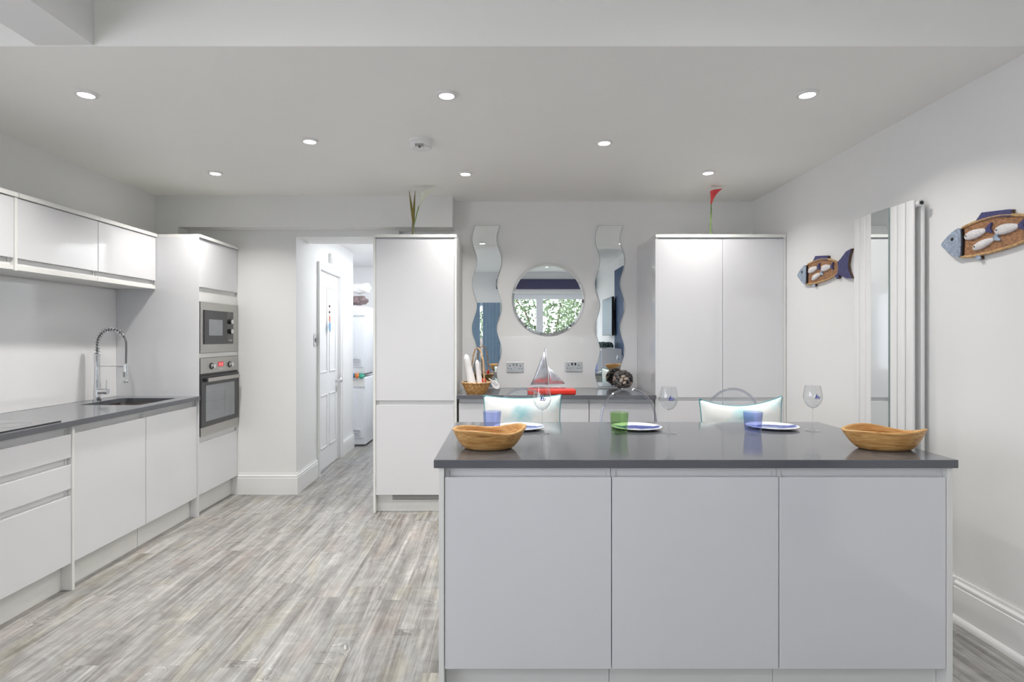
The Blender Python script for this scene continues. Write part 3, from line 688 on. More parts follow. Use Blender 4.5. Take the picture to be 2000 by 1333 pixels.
# back base units
BW = ['white base cabinet under the wicker basket end of the back counter', 'white base cabinet under the sailboat on the back counter', 'white base cabinet under the stone pile end of the back counter']
for i in range(3):
    cab('base_cabinet', BW[i], (-.352+.4975*i, 4.345, 0), 0, .4955, .57, .15, UND-.001, [('door', FZ0, .835)], hz=[(.835, UND-.002)])
tag(obj('worktop', BX(-.3635, 1.1425, 4.30, YB-.007, UND, TOPZ, bev=.002), 'worktop'), 'dark grey quartz worktop of the back counter below the mirrors', 'worktop')
# right double larder
t = cab('larder_cabinet', 'tall white four-door larder cabinet in the back right corner', (1.163, 4.34, 0), 0, .955, .587, .15, 2.095,
        [('door', .879, 2.088, .0, .492), ('door', .879, 2.088, .495, .954), ('door', .15, .851, .0, .492), ('door', .15, .851, .495, .954)], hz=[(.852, .878)], right=.0185, top=True)
o = obj('side_panel', BX(-.019, -.0005, -.004, .587, .001, 2.095), 'gloss_white', origin=(0, 0, 0)); o.parent = t
o = obj('cornice', BX(-.019, -.0005, -.012, .587, 2.0955, 2.1195), 'edge_white', origin=(0, 0, 0)); o.parent = t

# ------------------------------------------------------------------ mirrors
def wavy(xc, label, ph):
    t = thing('wavy_mirror', label, 'mirror', (xc, YB-.012, TOPZ+.01), 'tall wavy-edged wall mirrors')
    z0, z1 = TOPZ+.012, 2.302; N = 90; w = .107; A = .021; P = .385
    cx = lambda z: xc+A*sin(2*pi*(z1-z)/P+ph)
    def outline(dw):
        L = [(cx(z0+(z1-z0)*i/N)-w+dw, z0+(z1-z0)*i/N) for i in range(N+1)]; Rr = [(cx(z0+(z1-z0)*i/N)+w-dw, z0+(z1-z0)*i/N) for i in range(N, -1, -1)]
        return L+Rr
    def strip(b, dw, ya, yb, za=z0, zb=z1):
        rings = []
        for i in range(N+1):
            z = za+(zb-za)*i/N; c = cx(z)
            rings.append([b.verts.new(q) for q in ((c-w+dw, ya, z), (c+w-dw, ya, z), (c+w-dw, yb, z), (c-w+dw, yb, z))])
        for p, q in zip(rings, rings[1:]):
            for k in range(4): b.faces.new((p[k], p[(k+1) % 4], q[(k+1) % 4], q[k]))
        b.faces.new(rings[0][::-1]); b.faces.new(rings[-1]); return b
    obj('backing', strip(BM(), 0, YB-.0066, YB-.0105), 'mirror_edge', t); obj('mirror_glass', strip(BM(), .0025, YB-.0106, YB-.0125, z0+.002, z1-.002), 'mirror', t)
wavy(-.155, 'tall wavy-edged mirror on the left, above the wicker basket', 2.83)
wavy(.905, 'tall wavy-edged mirror on the right, above the stone pile', 2.83)
t = thing('round_mirror', 'round frameless wall mirror reflecting the garden window, above the sailboat', 'mirror', (.372, YB-.01, 1.665))
c = (.372, YB, 1.665)
rot = lambda th, r, z: (r*cos(th), -z, r*sin(th))
obj('backing', lathe(BM(), [(.28, .0066), (.312, .0066), (.312, .0085), (.28, .0085)], c, 96, fx=rot), 'mirror_edge', t)
obj('bevelled_rim', lathe(BM(), [(.292, .0086), (.3115, .0086), (.3115, .0092), (.292, .0128)], c, 96, fx=rot, closed=True), 'mirror', t)
obj('mirror_glass', lathe(BM(), [(.2, .0086), (.2915, .0086), (.2915, .0127), (.2, .0127)], c, 96, fx=rot), 'mirror', t)

# sockets
def socket(xc, zc, label, dark):
    t = thing('wall_socket', label, 'socket', (xc, YB-.006, zc-.045))
    obj('faceplate', BX(xc-.073, xc+.073, YB-.014, YB-.0065, zc-.045, zc+.045, bev=.003), 'brushed_chrome', t)
    for s in (-1, 1):
        k = obj('switch', BX(xc+s*.014-.007, xc+s*.014+.007, YB-.019, YB-.0142, zc+.012, zc+.034, bev=.002), 'plastic_grey' if not dark else 'tv_black', t)
        b = BM()
        box(b, xc+s*.045-.003, xc+s*.045+.003, YB-.0146, YB-.0142, zc+.006, zc+.018)
        for q in (-1, 1): box(b, xc+s*.045+q*.012-.004, xc+s*.045+q*.012+.004, YB-.0146, YB-.0142, zc-.016, zc-.010)
        obj('pin_holes', b, 'tv_black', t)
socket((1006-986)/226, 1.338-58.5/226, 'double chrome wall socket left of the sailboat', False)
socket((1120-986)/226, 1.338-57.5/226, 'double chrome wall socket right of the sailboat', True)

# ------------------------------------------------------------------ radiator
RX = 2.05
t = thing('radiator', 'tall white vertical column radiator with inset mirror on the right wall', 'radiator', (2.09, 3.10, .22))
RZ0, RZ1 = .23, 2.03
for (ya, yb) in ((3.305, 3.355), (3.250, 3.300), (3.197, 3.247), (2.990, 3.042), (2.930, 2.984), (2.868, 2.922)):
    obj('column', BX(RX, RX+.014, ya, yb, RZ0, RZ1, bev=.006, seg=3), 'radiator_white', t, True)
obj('mirror_backing', BX(RX-.001, RX+.013, 3.046, 3.193, RZ0, RZ1, bev=.001), 'mirror_edge', t)
obj('mirror_strip', BX(RX-.0035, RX-.0012, 3.048, 3.191, RZ0+.003, RZ1-.003), 'mirror', t)
for z in (RZ0+.02, RZ1-.02):
    b = BM(); tube(b, [(2.080, 2.850, z), (2.080, 3.372, z)], .0155, 20); h = obj('header_pipe', b, 'radiator_white', t, True)
    b = BM(); tube(b, [(2.080, 2.846, z), (2.080, 2.8495, z)], .010, 6); obj('end_plug', b, 'dark_metal', h, False)
for k in range(8):
    y = 2.872+k*.0625
    obj('rear_column', BX(2.096, 2.116, y, y+.045, RZ0+.002, RZ1-.002, bev=.006, seg=3), 'radiator_white', t, True)
for z in (.5, 1.8): obj('wall_bracket', BX(2.1165, XR-.0005, 3.10, 3.14, z, z+.05), 'radiator_white', t)

# ------------------------------------------------------------------ fish
def smoothpoly(pts, it=2):
    for _ in range(it):
        q = []
        for i in range(len(pts)):
            a = Vector(pts[i]); b_ = Vector(pts[(i+1) % len(pts)]); q += [tuple(a*.75+b_*.25), tuple(a*.25+b_*.75)]
        pts = q
    return pts
def fish(Y0, Z0, label):
    t = thing('wooden_fish', label, 'wall ornament', (XR-.001, Y0-.3, Z0-.08), 'carved fish wall ornaments')
    def mp(d): return lambda u, v: (XR-.001-d, Y0-u, Z0+v)
    def slab(name, pts, d0, d1, m, par=t, sm=2):
        p = smoothpoly(pts, sm) if sm else pts
        return obj(name, prism(BM(), p, mp(d0), mp(d1)), m, par)
    body = [(.095, .058), (.16, .071), (.25, .079), (.33, .076), (.42, .055), (.485, .030), (.49, -.02), (.475, -.042), (.40, -.061), (.31, -.073), (.20, -.079), (.13, -.077), (.095, -.069)]
    slab('tray', body, .001, .012, 'fish_tray')
    pb = smoothpoly(body, 2); b = BM(); tube(b, [mp(.013)(u, v) for u, v in pb], .0065, 8, closed=True); obj('rim', b, 'fish_rim', t, True)
    head = [(0, .004), (.03, .030), (.07, .052), (.112, .064), (.118, .03), (.118, -.03), (.112, -.078), (.07, -.064), (.03, -.030), (0, -.006)]
    hd_ = slab('head', head, .002, .026, 'fish_grey', sm=1)
    slab('gill_band', [(.117, .055), (.122, .055), (.127, 0), (.122, -.070), (.117, -.070)], .002, .022, 'fish_black', sm=0)
    b = BM(); ball(b, mp(.027)(.068, .016), .0085, .45, 1, 1); obj('eye', b, 'fish_black', hd_, 'all')
    for nm, p in (('dorsal_fin', [(.19, .074), (.225, .108), (.36, .092), (.375, .088), (.372, .060), (.30, .073)]), ('tail', [(.483, .030), (.52, .05), (.575, .086), (.63, .096), (.605, .05), (.592, 0), (.605, -.045), (.635, -.088), (.58, -.082), (.52, -.058), (.485, -.038)]),
                  ('belly_fin', [(.185, -.078), (.205, -.100), (.222, -.098), (.215, -.076)]), ('rear_fin', [(.455, -.048), (.478, -.075), (.50, -.070), (.49, -.036)])):
        base = slab(nm, p, .001, .015, 'fish_edge', sm=0); top = obj('painted_face', prism(BM(), p, mp(.0151), mp(.0185)), 'fish_navy' if nm != 'belly_fin' else 'fish_grey', base)
    def mini(u0, v0, ln_, hh, ang, tailm):
        c_, s_ = cos(ang), sin(ang)
        cu, cv = u0+ln_/2*c_, v0+ln_/2*s_
        b = BM(); ret = bmesh.ops.create_icosphere(b, subdivisions=3, radius=1)['verts']
        for v in ret:
            a, h_, d = v.co.x*ln_/2, v.co.z*hh*(1-.25*v.co.x), v.co.y*.012
            v.co = Vector(mp(.016-d)(cu+a*c_-h_*s_, cv+a*s_+h_*c_))
        sm_ = obj('small_fish', b, 'fish_white', t, 'all')
        e = (u0+ln_*c_, v0+ln_*s_)
        pts = [(0, .006), (.028, .024), (.036, .024), (.026, 0), (.036, -.020), (.028, -.020), (0, -.006)]
        pts = [(e[0]-.008+p[0]*c_-p[1]*s_, e[1]+p[0]*s_+p[1]*c_) for p in pts]
        obj('small_tail', prism(BM(), pts, mp(.013), mp(.020)), tailm, sm_)
        b = BM(); ball(b, mp(.026)(u0+.020*c_, v0+.020*s_+.002), .004, .5, 1, 1, sub=1); obj('small_eye', b, 'fish_black', sm_, 'all')
    mini(.128, .013, .125, .021, .10, 'fish_navy'); mini(.290, .012, .122, .022, .0, 'fish_navy'); mini(.175, -.046, .120, .019, .22, 'fish_grey')
fish(4.125, 1.785, 'smaller-looking carved fish wall plaque with navy tail, between larder and radiator')
fish(2.765, 1.785, 'carved fish wall plaque at the right edge, nearest the camera, tail cut off')

# ------------------------------------------------------------------ flowers
def vase_flower(name, xc, yc, label, red):
    z0 = 2.1205
    t = thing(name, label, 'flower', (xc, yc, z0))
    b = lathe(BM(), [(.004, .001), (.020, .001), (.021, .03), (.014, .075), (.013, .10), (.0115, .10), (.0125, .075), (.0190, .03), (.018, .005), (.004, .005)], (xc, yc, z0), 20); obj('glass_vase', b, 'clear_glass', t, True)
    def st(pts, r, m, nm): b = BM(); tube(b, [(xc+p[0], yc, z0+p[1]) for p in pts], r, 8); return obj(nm, b, m, t, True)
    def bloom(bx, bz, m, lean, h, s):
        b = BM(); N, K = 10, 24; rings = []
        for i in range(N+1):
            f = i/N; ring = []
            for k in range(K):
                th = 2*pi*k/K; r = (.006+.024*f**1.6)*s
                tip = max(0, cos(th))**3*f**3*.035*s
                x = r*cos(th)+tip+lean*f*h; z = f*h-.012*f*(1-cos(th-pi))*0+max(0, cos(th))**2*f**2*.012-max(0, -cos(th))*f*.006
                ring.append(b.verts.new((xc+bx+x, yc+r*sin(th), z0+bz+z)))
            rings.append(ring)
        for p, q in zip(rings, rings[1:]):
            for k in range(K): b.faces.new((p[k], p[(k+1) % K], q[(k+1) % K], q[k]))
        b.faces.new(rings[0][::-1])
        bl = obj('bloom', b, m, t, 'all')
        b = BM(); tube(b, [(xc+bx+lean*h*.3, yc, z0+bz+h*.3), (xc+bx+lean*h*.9, yc, z0+bz+h*.82)], [.003, .0022], 8); obj('spadix', b, 'petal_white', bl, True)
    if red:
        st([(-.002, .008), (.000, .10), (.004, .20), (.006, .255)], .0042, 'stem_green', 'stem'); st([(.004, .01), (.006, .12), (.009, .22)], .0030, 'stem_green', 'leaf_stalk')
        bloom(.005, .250, 'petal_red', .22, .105, 1.0)
    else:
        st([(.002, .008), (.006, .08), (.030, .18), (.046, .235)], .0045, 'stem_green', 'stem')
        for dx in (-.030, .016):
            b = BM(); tube(b, [(xc-.002, yc, z0+.008), (xc+.002, yc, z0+.12), (xc+dx*.5, yc, z0+.24), (xc+dx, yc, z0+.355)], [.007, .0100, .0085, .0012], 8); obj('leaf', b, 'leaf_olive', t, True)
        bloom(.048, .232, 'petal_white', .42, .115, 1.15)
vase_flower('lily_vase', (807-986)/252, 4.42, 'white lily with two olive leaves in a glass vase on the fridge cabinet', False)
vase_flower('lily_vase', (1387-986)/252, 4.42, 'red lily in a slim glass vase on top of the larder cabinet', True)

# ------------------------------------------------------------------ back counter things
BX0, BY0 = -.222, 4.42
t = thing('wicker_basket', 'small brown wicker basket with a tall hooped handle on the back counter', 'basket', (BX0, BY0, TOPZ))
def weave(th, r, z):
    k = 1+.035*sin(th*18)*(1 if int(z/.011) % 2 else -1)
    return (r*cos(th)*k, r*sin(th)*k*.85, z)
prof = [(.02, .001), (.070, .001)]+[(.070+.040*(i/14)**.8, .004+i*.0058) for i in range(15)]
inn = [(r-.006, z) for r, z in prof[:1:-1]]+[(.062, .008), (.01, .008)]
obj('bowl', lathe(BM(), prof+inn, (BX0, BY0, TOPZ), 108, fx=weave), 'wicker', t, True)
b = BM(); tube(b, [(BX0+.111*cos(a), BY0+.095*sin(a), TOPZ+.088+.003*sin(a*20)) for a in [2*pi*k/60 for k in range(60)]], .006, 8, closed=True); obj('rim', b, 'cane', t, True)
hp = []
for k in range(41):
    a = pi*k/40; hp.append((BX0+.012+.052*cos(a), BY0-.075*cos(a), TOPZ+.088+.268*sin(a)**.75 if 0 < k < 40 else TOPZ+.075))
b = BM(); tube(b, hp, .0045, 8); tube(b, [(x+.005*sin(i*1.2), y, z+.004*cos(i*1.2)) for i, (x, y, z) in enumerate(hp)], .003, 6); obj('handle', b, 'cane', t, True)
def leanroll(name, label, cat, x, y, z0, h, r, lx, m, ry=1):
    b = BM(); N = 14; pts = []; rr_ = []
    for i in range(N+1):
        f = i/N; pts.append((x+lx*f, y+.01*sin(f*3), z0+h*f)); rr_.append(r*(.9+.12*sin(f*5+1))*(sqrt(max(.02, 1-((f-.82)/.18)**2)) if f > .82 else 1))
    tube(b, pts, rr_, 18); tag(obj(name, b, m, smooth=True), label, cat)
leanroll('rolled_cloth', 'white rolled cloth leaning left out of the wicker basket', 'cloth', BX0-.022, BY0-.010, TOPZ+.018, .290, .034, -.058, 'cloth_white')
leanroll('rolled_cloth', 'narrow white cloth standing right of centre in the wicker basket', 'cloth', BX0+.034, BY0+.022, TOPZ+.014, .25, .024, -.030, 'cloth_white')
b = BM(); ball(b, (BX0+.062, BY0-.035, TOPZ+.104), .019); tag(obj('red_ball', b, 'red_plastic', smooth='all'), 'small shiny red ball at the basket rim', 'ball')
t = thing('slotted_spoon', 'white slotted spoon leaning out of the basket towards the counter', 'spoon', (BX0+.13, BY0+.01, TOPZ))
q0 = Vector((BX0+.150, BY0-.02, TOPZ+.072)); 
b = BM(); Nn = 28; outl = [(.040*cos(a), .026*sin(a)) for a in [2*pi*k/Nn for k in range(Nn)]]
def sm_(d): 
    def f(u, v):
        a = radians(-48); return (q0.x+u*cos(a)-v*sin(a), q0.y+d, q0.z+u*sin(a)+v*cos(a))
    return f
prism(b, outl, sm_(0), sm_(.004)); obj('spoon_head', b, 'plastic_white', t)
b = BM()
for k in (-1, 0, 1, 2):
    prism(b, [(-.022+k*.011, -.012), (-.018+k*.011, -.012), (-.006+k*.011, .012), (-.010+k*.011, .012)], sm_(-.0006), sm_(-.0001))
obj('slots', b, 'plastic_grey', t)
b = BM(); tube(b, [sm_(.002)(-.036, 0), (BX0+.098, BY0-.012, TOPZ+.118)], .004, 8); obj('spoon_handle', b, 'plastic_white', t, True)
# red box + sailboat
tag(obj('red_box', BX((1031-986)/257, (1125-986)/257, 4.325, 4.49, TOPZ+.0005, TOPZ+.041, bev=.010, seg=3), 'red_plastic', smooth=True), 'flat red box lying on the back counter under the sailboat', 'box')
SBY = 4.455; s250 = 1115/SBY
def P(px, py): return ((px-986)/s250, 1.338-(py-659)/s250)
zb_ = TOPZ+.0415
t = thing('sailboat_sculpture', 'polished metal sailboat sculpture on the red box', 'sculpture', (.33, SBY, zb_))
def slabP(name, pts, th, m, bulge=0):
    Q = [P(*p) for p in pts]
    b = BM(); n_ = len(Q); cx = sum(p[0] for p in Q)/n_; cz = sum(p[1] for p in Q)/n_
    f = [b.verts.new((p[0], SBY-th/2, p[1])) for p in Q]; k = [b.verts.new((p[0], SBY+th/2, p[1])) for p in Q]
    c0 = b.verts.new((cx, SBY-th/2-bulge*.35, cz)); c1 = b.verts.new((cx, SBY+th/2+bulge, cz))
    m0 = [b.verts.new(((p[0]+cx)/2, SBY-th/2-bulge*.35*.75, (p[1]+cz)/2)) for p in Q]; m1 = [b.verts.new(((p[0]+cx)/2, SBY+th/2+bulge*.75, (p[1]+cz)/2)) for p in Q]
    for i in range(n_):
        j = (i+1) % n_; b.faces.new((f[i], f[j], k[j], k[i])); b.faces.new((f[i], f[j], m0[j], m0[i])); b.faces.new((m0[i], m0[j], c0)); b.faces.new((k[i], k[j], m1[j], m1[i])); b.faces.new((m1[i], m1[j], c1))
    return obj(name, b, m, t, 'all' if bulge else False)
slabP('main_sail', [(1065.3, 679), (1066.5, 700), (1069, 725), (1071.5, 752), (1055, 751.5), (1036, 752.5), (1043, 738), (1050, 719), (1058, 698)], .006, 'polished_metal', .012)
slabP('jib_sail', [(1070, 717), (1077, 722), (1086, 731), (1096, 741), (1103.5, 750), (1090, 751), (1073, 751.5), (1072, 735)], .006, 'polished_metal', .009)
b = BM(); x0, _ = P(1034, 0); x1, _ = P(1104, 0); box(b, x0, x1, SBY-.016, SBY+.016, zb_, zb_+.012, bev=.003); obj('base', b, 'polished_metal', t)
b = BM(); tube(b, [(P(1071.5, 0)[0], SBY, zb_+.012), (P(1066, 0)[0], SBY, P(0, 682)[1])], .0025, 8); obj('mast', b, 'chrome', t, True)
# stones
t = thing('stone_pile_ornament', 'rounded ornament of clustered grey and brown stones by the right wavy mirror', 'ornament', (.985, 4.76, TOPZ))
C = Vector((.985, 4.765, TOPZ+.085)); protos = {}
b = BM(); ball(b, C, .062, 1.05, .95, .98, sub=3, jit=.2); obj('core', b, 'stone_dark', t, 'all')
Nst = 54
for i in range(Nst):
    zz = 1-2*(i+.5)/Nst; th = i*2.39996; r_ = sqrt(1-zz*zz); d = Vector((r_*cos(th), r_*sin(th), zz))
    p = C+Vector((d.x*.074, d.y*.064, d.z*.066)); sz = R.uniform(.013, .021)
    b = BM(); ball(b, p, sz, 1.25, .85, .8, rot=Vector((0, 0, 1)).rotation_difference(d) @ Matrix.Rotation(R.uniform(0, 6), 3, 'Z').to_quaternion(), sub=2, jit=.3)
    m_ = 'stone_pale' if (d.y < -.3 and abs(d.x) < .5 and abs(d.z) < .55 and R.random() < .7) else R.choice(['stone_dark', 'stone_dark', 'stone_brown'])
    for v in b.verts:
        if v.co.z < TOPZ+.001: v.co.z = TOPZ+.001
    obj('stone', b, m_, t, 'all')

# ------------------------------------------------------------------ island tableware
def bowl(loc, rx, ry, h, rot, label, seed):
    t = tag(obj('wooden_bowl', bowl_mesh(rx, ry, h, seed), 'olive_wood', smooth='all', origin=(0, 0, 0)), label, 'bowl', 'olive wood bowls')
    t.location = loc; t.rotation_euler = (0, 0, rot)
def bowl_mesh(rx, ry, h, seed):
    b = BM(); S = 64; T = .012
    def rad(th, f): return 1+.045*sin(th*2+seed)*f+.03*sin(th*3+seed*2)*f+.02*noise.noise(Vector((cos(th)*2, sin(th)*2, seed)))
    def rimz(th): return h*(1+.09*sin(th*2+seed*1.3)+.07*sin(th*3+seed))
    def fx(inner):
        def g(th, f):
            s = .58+.42*f**.52 if f > 0 else .58
            R_ = rad(th, f); z = rimz(th)*f
            k = T/rx if inner else 0
            return (rx*s*R_*cos(th)*(1-k*1.2), ry*s*R_*sin(th)*(1-k*1.2), max(z, .010 if inner else 0))
        return g
    rings = []
    lv = [0, .03, .12, .25, .4, .55, .7, .85, .95, 1.0]
    o_ = fx(False); n_ = fx(True)
    rings.append([(rx*.35*cos(2*pi*k/S), ry*.35*sin(2*pi*k/S), 0) for k in range(S)])
    for f in lv: rings.append([o_(2*pi*k/S, f) for k in range(S)])
    for f in [1.02]+lv[::-1][:-2]:
        rr_ = []
        for k in range(S):
            q = n_(2*pi*k/S, min(f, 1)); 
            if f > 1: q = tuple((Vector(q)+Vector(o_(2*pi*k/S, 1)))/2+Vector((0, 0, .003)))
            rr_.append(q)
        rings.append(rr_)
    rings.append([(rx*.45*cos(2*pi*k/S), ry*.45*sin(2*pi*k/S), .012) for k in range(S)])
    V = [[b.verts.new(p) for p in r] for r in rings]
    for a, c in zip(V, V[1:]):
        for k in range(S): b.faces.new((a[k], a[(k+1) % S], c[(k+1) % S], c[k]))
    b.faces.new(V[0][::-1]); b.faces.new(V[-1]); return b
bowl((-.065, 2.255, TOPZ+.0005), .142, .105, .076, 0, 'carved olive wood bowl at the left front of the island', 0.6)
bowl((1.487, 2.235, TOPZ+.0005), .146, .090, .076, -.10, 'carved olive wood bowl at the right front of the island', 2.6)
# plates
def plate(x, y, label, first=[None]):
    if first[0] is None:
        b = lathe(BM(), [(.01, .001), (.075, .001), (.078, .003), (.10, .006), (.119, .011), (.120, .0125), (.117, .0135), (.098, .0095), (.080, .0065), (.01, .006)], (0, 0, 0), 72)
        o = obj('plate', b, 'plate_glaze', smooth='all', origin=(0, 0, 0)); first[0] = o
    else: o = dup(first[0])
    o.location = (x, y, TOPZ); tag(o, label, 'plate', 'white plates with blue painted centres')
plate(.070, 2.735, 'white plate with blue painted centre, leftmost, behind the left bowl'); plate(.630, 2.735, 'white plate with blue painted centre beside the green tumbler'); plate(1.290, 2.755, 'white plate with blue painted centre, rightmost, beside a blue tumbler')
# tumblers
def tumbler(x, y, m, label):
    b = lathe(BM(), [(.008, .0005), (.033, .0005), (.036, .006), (.0425, .096), (.0410, .097), (.0345, .012), (.03, .010), (.008, .010)], (x, y, TOPZ), 40)
    tag(obj('tumbler', b, m, smooth=True), label, 'glass')
tumbler((961-986)/425, 2.625, 'blue_glass', 'blue glass tumbler on the left, behind the wooden bowl')
tumbler((1208-986)/427, 2.595, 'green_glass', 'green glass tumbler in the middle of the island')
tumbler((1468-986)/425, 2.61, 'blue_glass', 'blue glass tumbler on the right, before the rightmost plate')
# wine glasses
def wine(x, y, label, first=[None]):
    if first[0] is None:
        t = thing('wine_glass', label, 'wine glass', (0, 0, 0), 'stemmed wine glasses on the island'); first[0] = t
        obj('foot', lathe(BM(), [(.002, .0005), (.033, .0005), (.034, .002), (.02, .005), (.006, .010), (.003, .014)], (0, 0, 0), 40), 'clear_glass', t, True)
        obj('stem', lathe(BM(), [(.0035, .0145), (.0028, .03), (.0026, .07), (.003, .098), (.005, .105)], (0, 0, 0), 12), 'clear_glass', t, True)
        pr = [(.005, .1055), (.020, .113), (.034, .130), (.041, .150), (.041, .168), (.037, .190), (.033, .211)]
        obj('goblet', lathe(BM(), pr+[(r-.0012, z+.0006) for r, z in pr[::-1][:-1]]+[(.004, .1075)], (0, 0, 0), 48), 'clear_glass', t, True)
        b = BM()
        for pts in ([(-.012, .158), (-.002, .158), (-.002, .178)], [(0, .158), (.008, .158), (.001, .172)], [(-.014, .153), (.013, .153), (.010, .156), (-.011, .156)], [(.009, .158), (.014, .158), (.010, .168)]):
            prism(b, pts, lambda u, v: (u, -.0416-(u*u*-12), v), lambda u, v: (u, -.0420-(u*u*-12), v))
        obj('printed_emblem', b, 'emblem_blue', t)
    else: t = dup(first[0]); t['label'] = label
    t.location = (x, y, TOPZ)
wine((1059-986)/429, 2.60, 'stemmed wine glass with blue emblem, leftmost of three, in front of the sailboat')
wine((1306-986)/429, 2.60, 'stemmed wine glass with blue emblem, in the middle, between two plates')
wine((1588-986)/418, 2.67, 'stemmed wine glass with blue emblem, rightmost, by the right wooden bowl')
# stools
def stool(xc, label, first=[None]):
    y0 = 3.36
    if first[0] is None:
        t = thing('bar_stool', label, 'stool', (0, 0, 0), 'clear acrylic bar stools behind the island'); first[0] = t
        obj('seat', lathe(BM(), [(.02, .630), (.17, .630), (.185, .638), (.185, .648), (.17, .655), (.02, .652)], (0, -.16, 0), 40), 'acrylic', t, True)
        hoop = [(-.168, .02, .650), (-.170, .03, .74), (-.165, .04, .84)]+[(-.162*cos(pi*k/20), .045, .85+.180*sin(pi*k/20)) for k in range(1, 20)]+[(.165, .04, .84), (.170, .03, .74), (.168, .02, .650)]
        b = BM(); tube(b, hoop, .0075, 10); obj('back_hoop', b, 'acrylic_edge', t, True)
        b = BM(); prism(b, [(h[0]*.96, h[2]-.006) for h in hoop], lambda u, v: (u, .040, v), lambda u, v: (u, .043, v)); obj('backrest', b, 'acrylic', t)
        for sx in (-1, 1):
            for sy in (-1, 1):
                b = BM(); tube(b, [(sx*.13, -.16+sy*.13, .629), (sx*.18, -.16+sy*.18, .001)], [.016, .011], 12); obj('leg', b, 'acrylic', t, True)
        b = BM(); q = .167; tube(b, [(-q, -.16-q, .20), (q, -.16-q, .20), (q, -.16+q, .20), (-q, -.16+q, .20)], .007, 8, closed=True); obj('footrest', b, 'acrylic', t, True)
    else: t = dup(first[0]); t['label'] = label
    t.location = (xc, y0, 0)
stool(.111, 'clear acrylic bar stool with arched back, holding the left cushion'); stool(.736, 'clear acrylic bar stool with arched back and no cushion, in the middle'); stool(1.36, 'clear acrylic bar stool with arched back, holding the right cushion')
# cushions
def cushion(xc, zc, w, h, sag, label, seed, lean):
    t = thing('cushion', label, 'cushion', (xc, 3.25, zc-h/2))
    b = BM(); N = 28; front = []; back = []; loop = []
    def pt(u, v, s):
        e = (1-u**4)**.5*(1-v**4)**.5; pin = 1-.06*(1-abs(u)**2)*abs(v)**2-.0*u
        x = xc+u*w/2*(1-.07*(1-v*v)*0-.05*(1-abs(v))**1*(0)) ; pinx = 1-.05*(1-v*v)
        z = zc+v*h/2*(1-.05*(1-u*u))-(sag*(1-u*u)*(v > 0)*abs(v) if v > 0 else 0)+.008*u*seed
        th = .058*e+.006*noise.noise(Vector((u*2.5+seed, v*2.5, s)))*e
        return (xc+(x-xc)*pinx, 3.252-s*th+lean*v*h/2, z)
    grid = {}
    for s in (1, -1):
        for i in range(N+1):
            for j in range(N+1):
                u = -1+2*i/N; v = -1+2*j/N
                if s == -1 and (i in (0, N) or j in (0, N)): grid[s, i, j] = grid[1, i, j]; continue
                grid[s, i, j] = b.verts.new(pt(u, v, s))
        for i in range(N):
            for j in range(N): b.faces.new((grid[s, i, j], grid[s, i+1, j], grid[s, i+1, j+1], grid[s, i, j+1]))
    edge = [(i, 0) for i in range(N)]+[(N, j) for j in range(N)]+[(i, N) for i in range(N, 0, -1)]+[(0, j) for j in range(N, 0, -1)]
    lp = [grid[1, i, j].co.copy() for i, j in edge]
    obj('cover', b, 'watercolour_cloth', t, 'all')
    b = BM(); tube(b, lp, .0032, 6, closed=True); obj('piping', b, 'teal_piping', t, True)
cushion(.100, .835, .445, .345, .012, 'white cushion with pale teal patches on the left stool', 0.3, .08)
cushion(1.348, .828, .475, .330, .040, 'white slumped cushion with teal piping on the right stool', 1.0, .08)

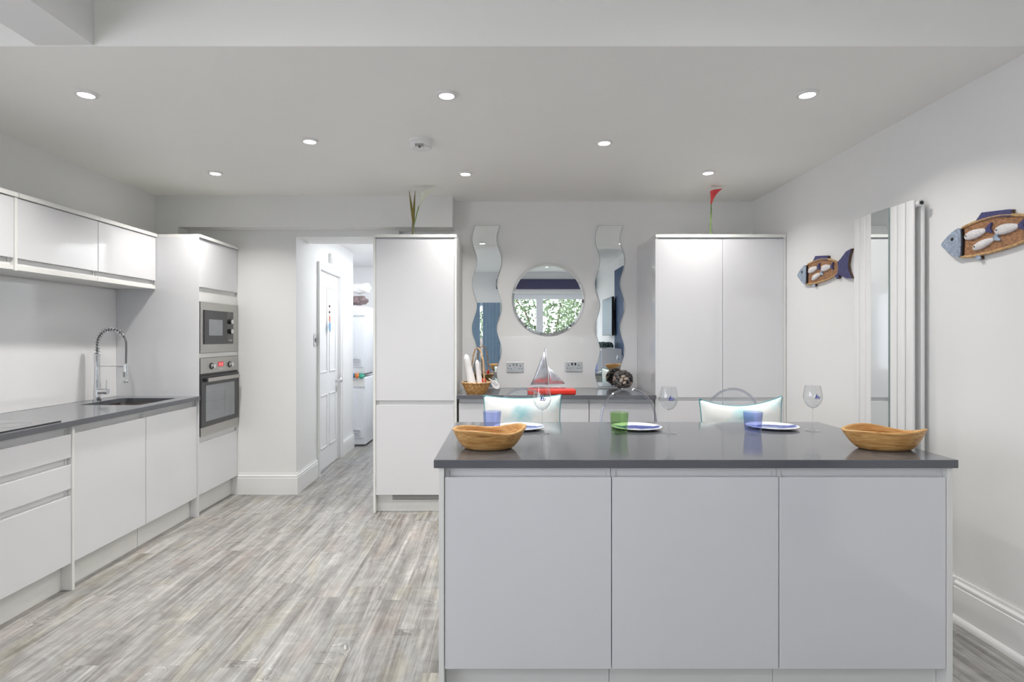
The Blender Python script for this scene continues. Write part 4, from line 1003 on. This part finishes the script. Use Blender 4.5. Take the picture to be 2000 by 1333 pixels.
# ------------------------------------------------------------------ outside the window
o = obj('bounce_patio', BX(-12, -2.999, YR-3, 8, -.3, -.05), mat('bounce_paving', (.72, .71, .69), .8, nscale=3, namt=.08), origin=(0, 0, 0)); o['kind'] = 'structure'  # pale slab added to bounce daylight up through the left window
o = obj('bounce_terrace', BX(-2.998, 2.24, YR-1.6, YR-.21, -.3, -.05), 'bounce_paving', origin=(0, 0, 0)); o['kind'] = 'structure'  # pale strip added below the rear openings to bounce light inside
o = obj('lawn', BX(-2.998, 10, -14, YR-1.61, -.35, -.12), 'lawn', origin=(0, 0, 0)); o['kind'] = 'structure'
def leaves(b, c, rx, ry, rz, n_, s):
    for _ in range(n_):
        a = R.uniform(0, 2*pi); q = R.uniform(-1, 1); r_ = R.uniform(.55, 1)**.5; k = sqrt(1-q*q)
        p = Vector((c[0]+rx*r_*k*cos(a), c[1]+ry*r_*k*sin(a), c[2]+rz*r_*q)); d1 = Vector((R.gauss(0, 1), R.gauss(0, 1), R.gauss(0, 1))).normalized()*s; d2 = d1.orthogonal().normalized()*s*.45
        b.faces.new([b.verts.new(p+d1), b.verts.new(p+d2), b.verts.new(p-d1), b.verts.new(p-d2)])
def shrub(name, label, c, rx, ry, rz, n_, s, m, cat='shrub'):
    t = thing(name, label, cat, (c[0], c[1], -.12))
    b = BM(); leaves(b, c, rx, ry, rz, n_, s); obj('foliage', b, m, t)
    b = BM()
    for k in range(5):
        a = 2*pi*k/5; tube(b, [(c[0], c[1], -.12), (c[0]+rx*.25*cos(a), c[1]+ry*.25*sin(a), c[2]), (c[0]+rx*.6*cos(a), c[1]+ry*.5*sin(a), c[2]+rz*.7)], [.03, .02, .006], 6)
    obj('trunk', b, 'fish_edge', t)
shrub('garden_tree', 'pale green garden tree outside the window, seen in the round mirror', (2.9, -8.0, 1.9), 1.3, .9, 1.7, 2400, .065, 'leaf_pale', 'tree')
shrub('garden_tree', 'soft green trees further back in the garden, seen in the round mirror', (1.6, -10.5, 2.2), 4.2, 1.0, 2.2, 8000, .10, 'leaf_pale', 'tree')
shrub('garden_shrub', 'bright green shrub outside the window, at the bottom of the round mirror', (1.30, -5.6, .75), .42, .35, .5, 700, .06, 'leaf_bright')
shrub('garden_shrub', 'bright green shrub left of the window bar, low in the round mirror', (.45, -5.2, .35), .22, .3, .35, 400, .06, 'leaf_bright')
t = thing('garden_steps', 'pale garden steps outside the window, left in the round mirror', 'steps', (-.2, -7, -.12))
for k in range(5): obj('step', BX(-2.0, 1.0, -6.0-k*.5-.5, -6.0-k*.5, -.12, .35+k*.24), 'decking', t)
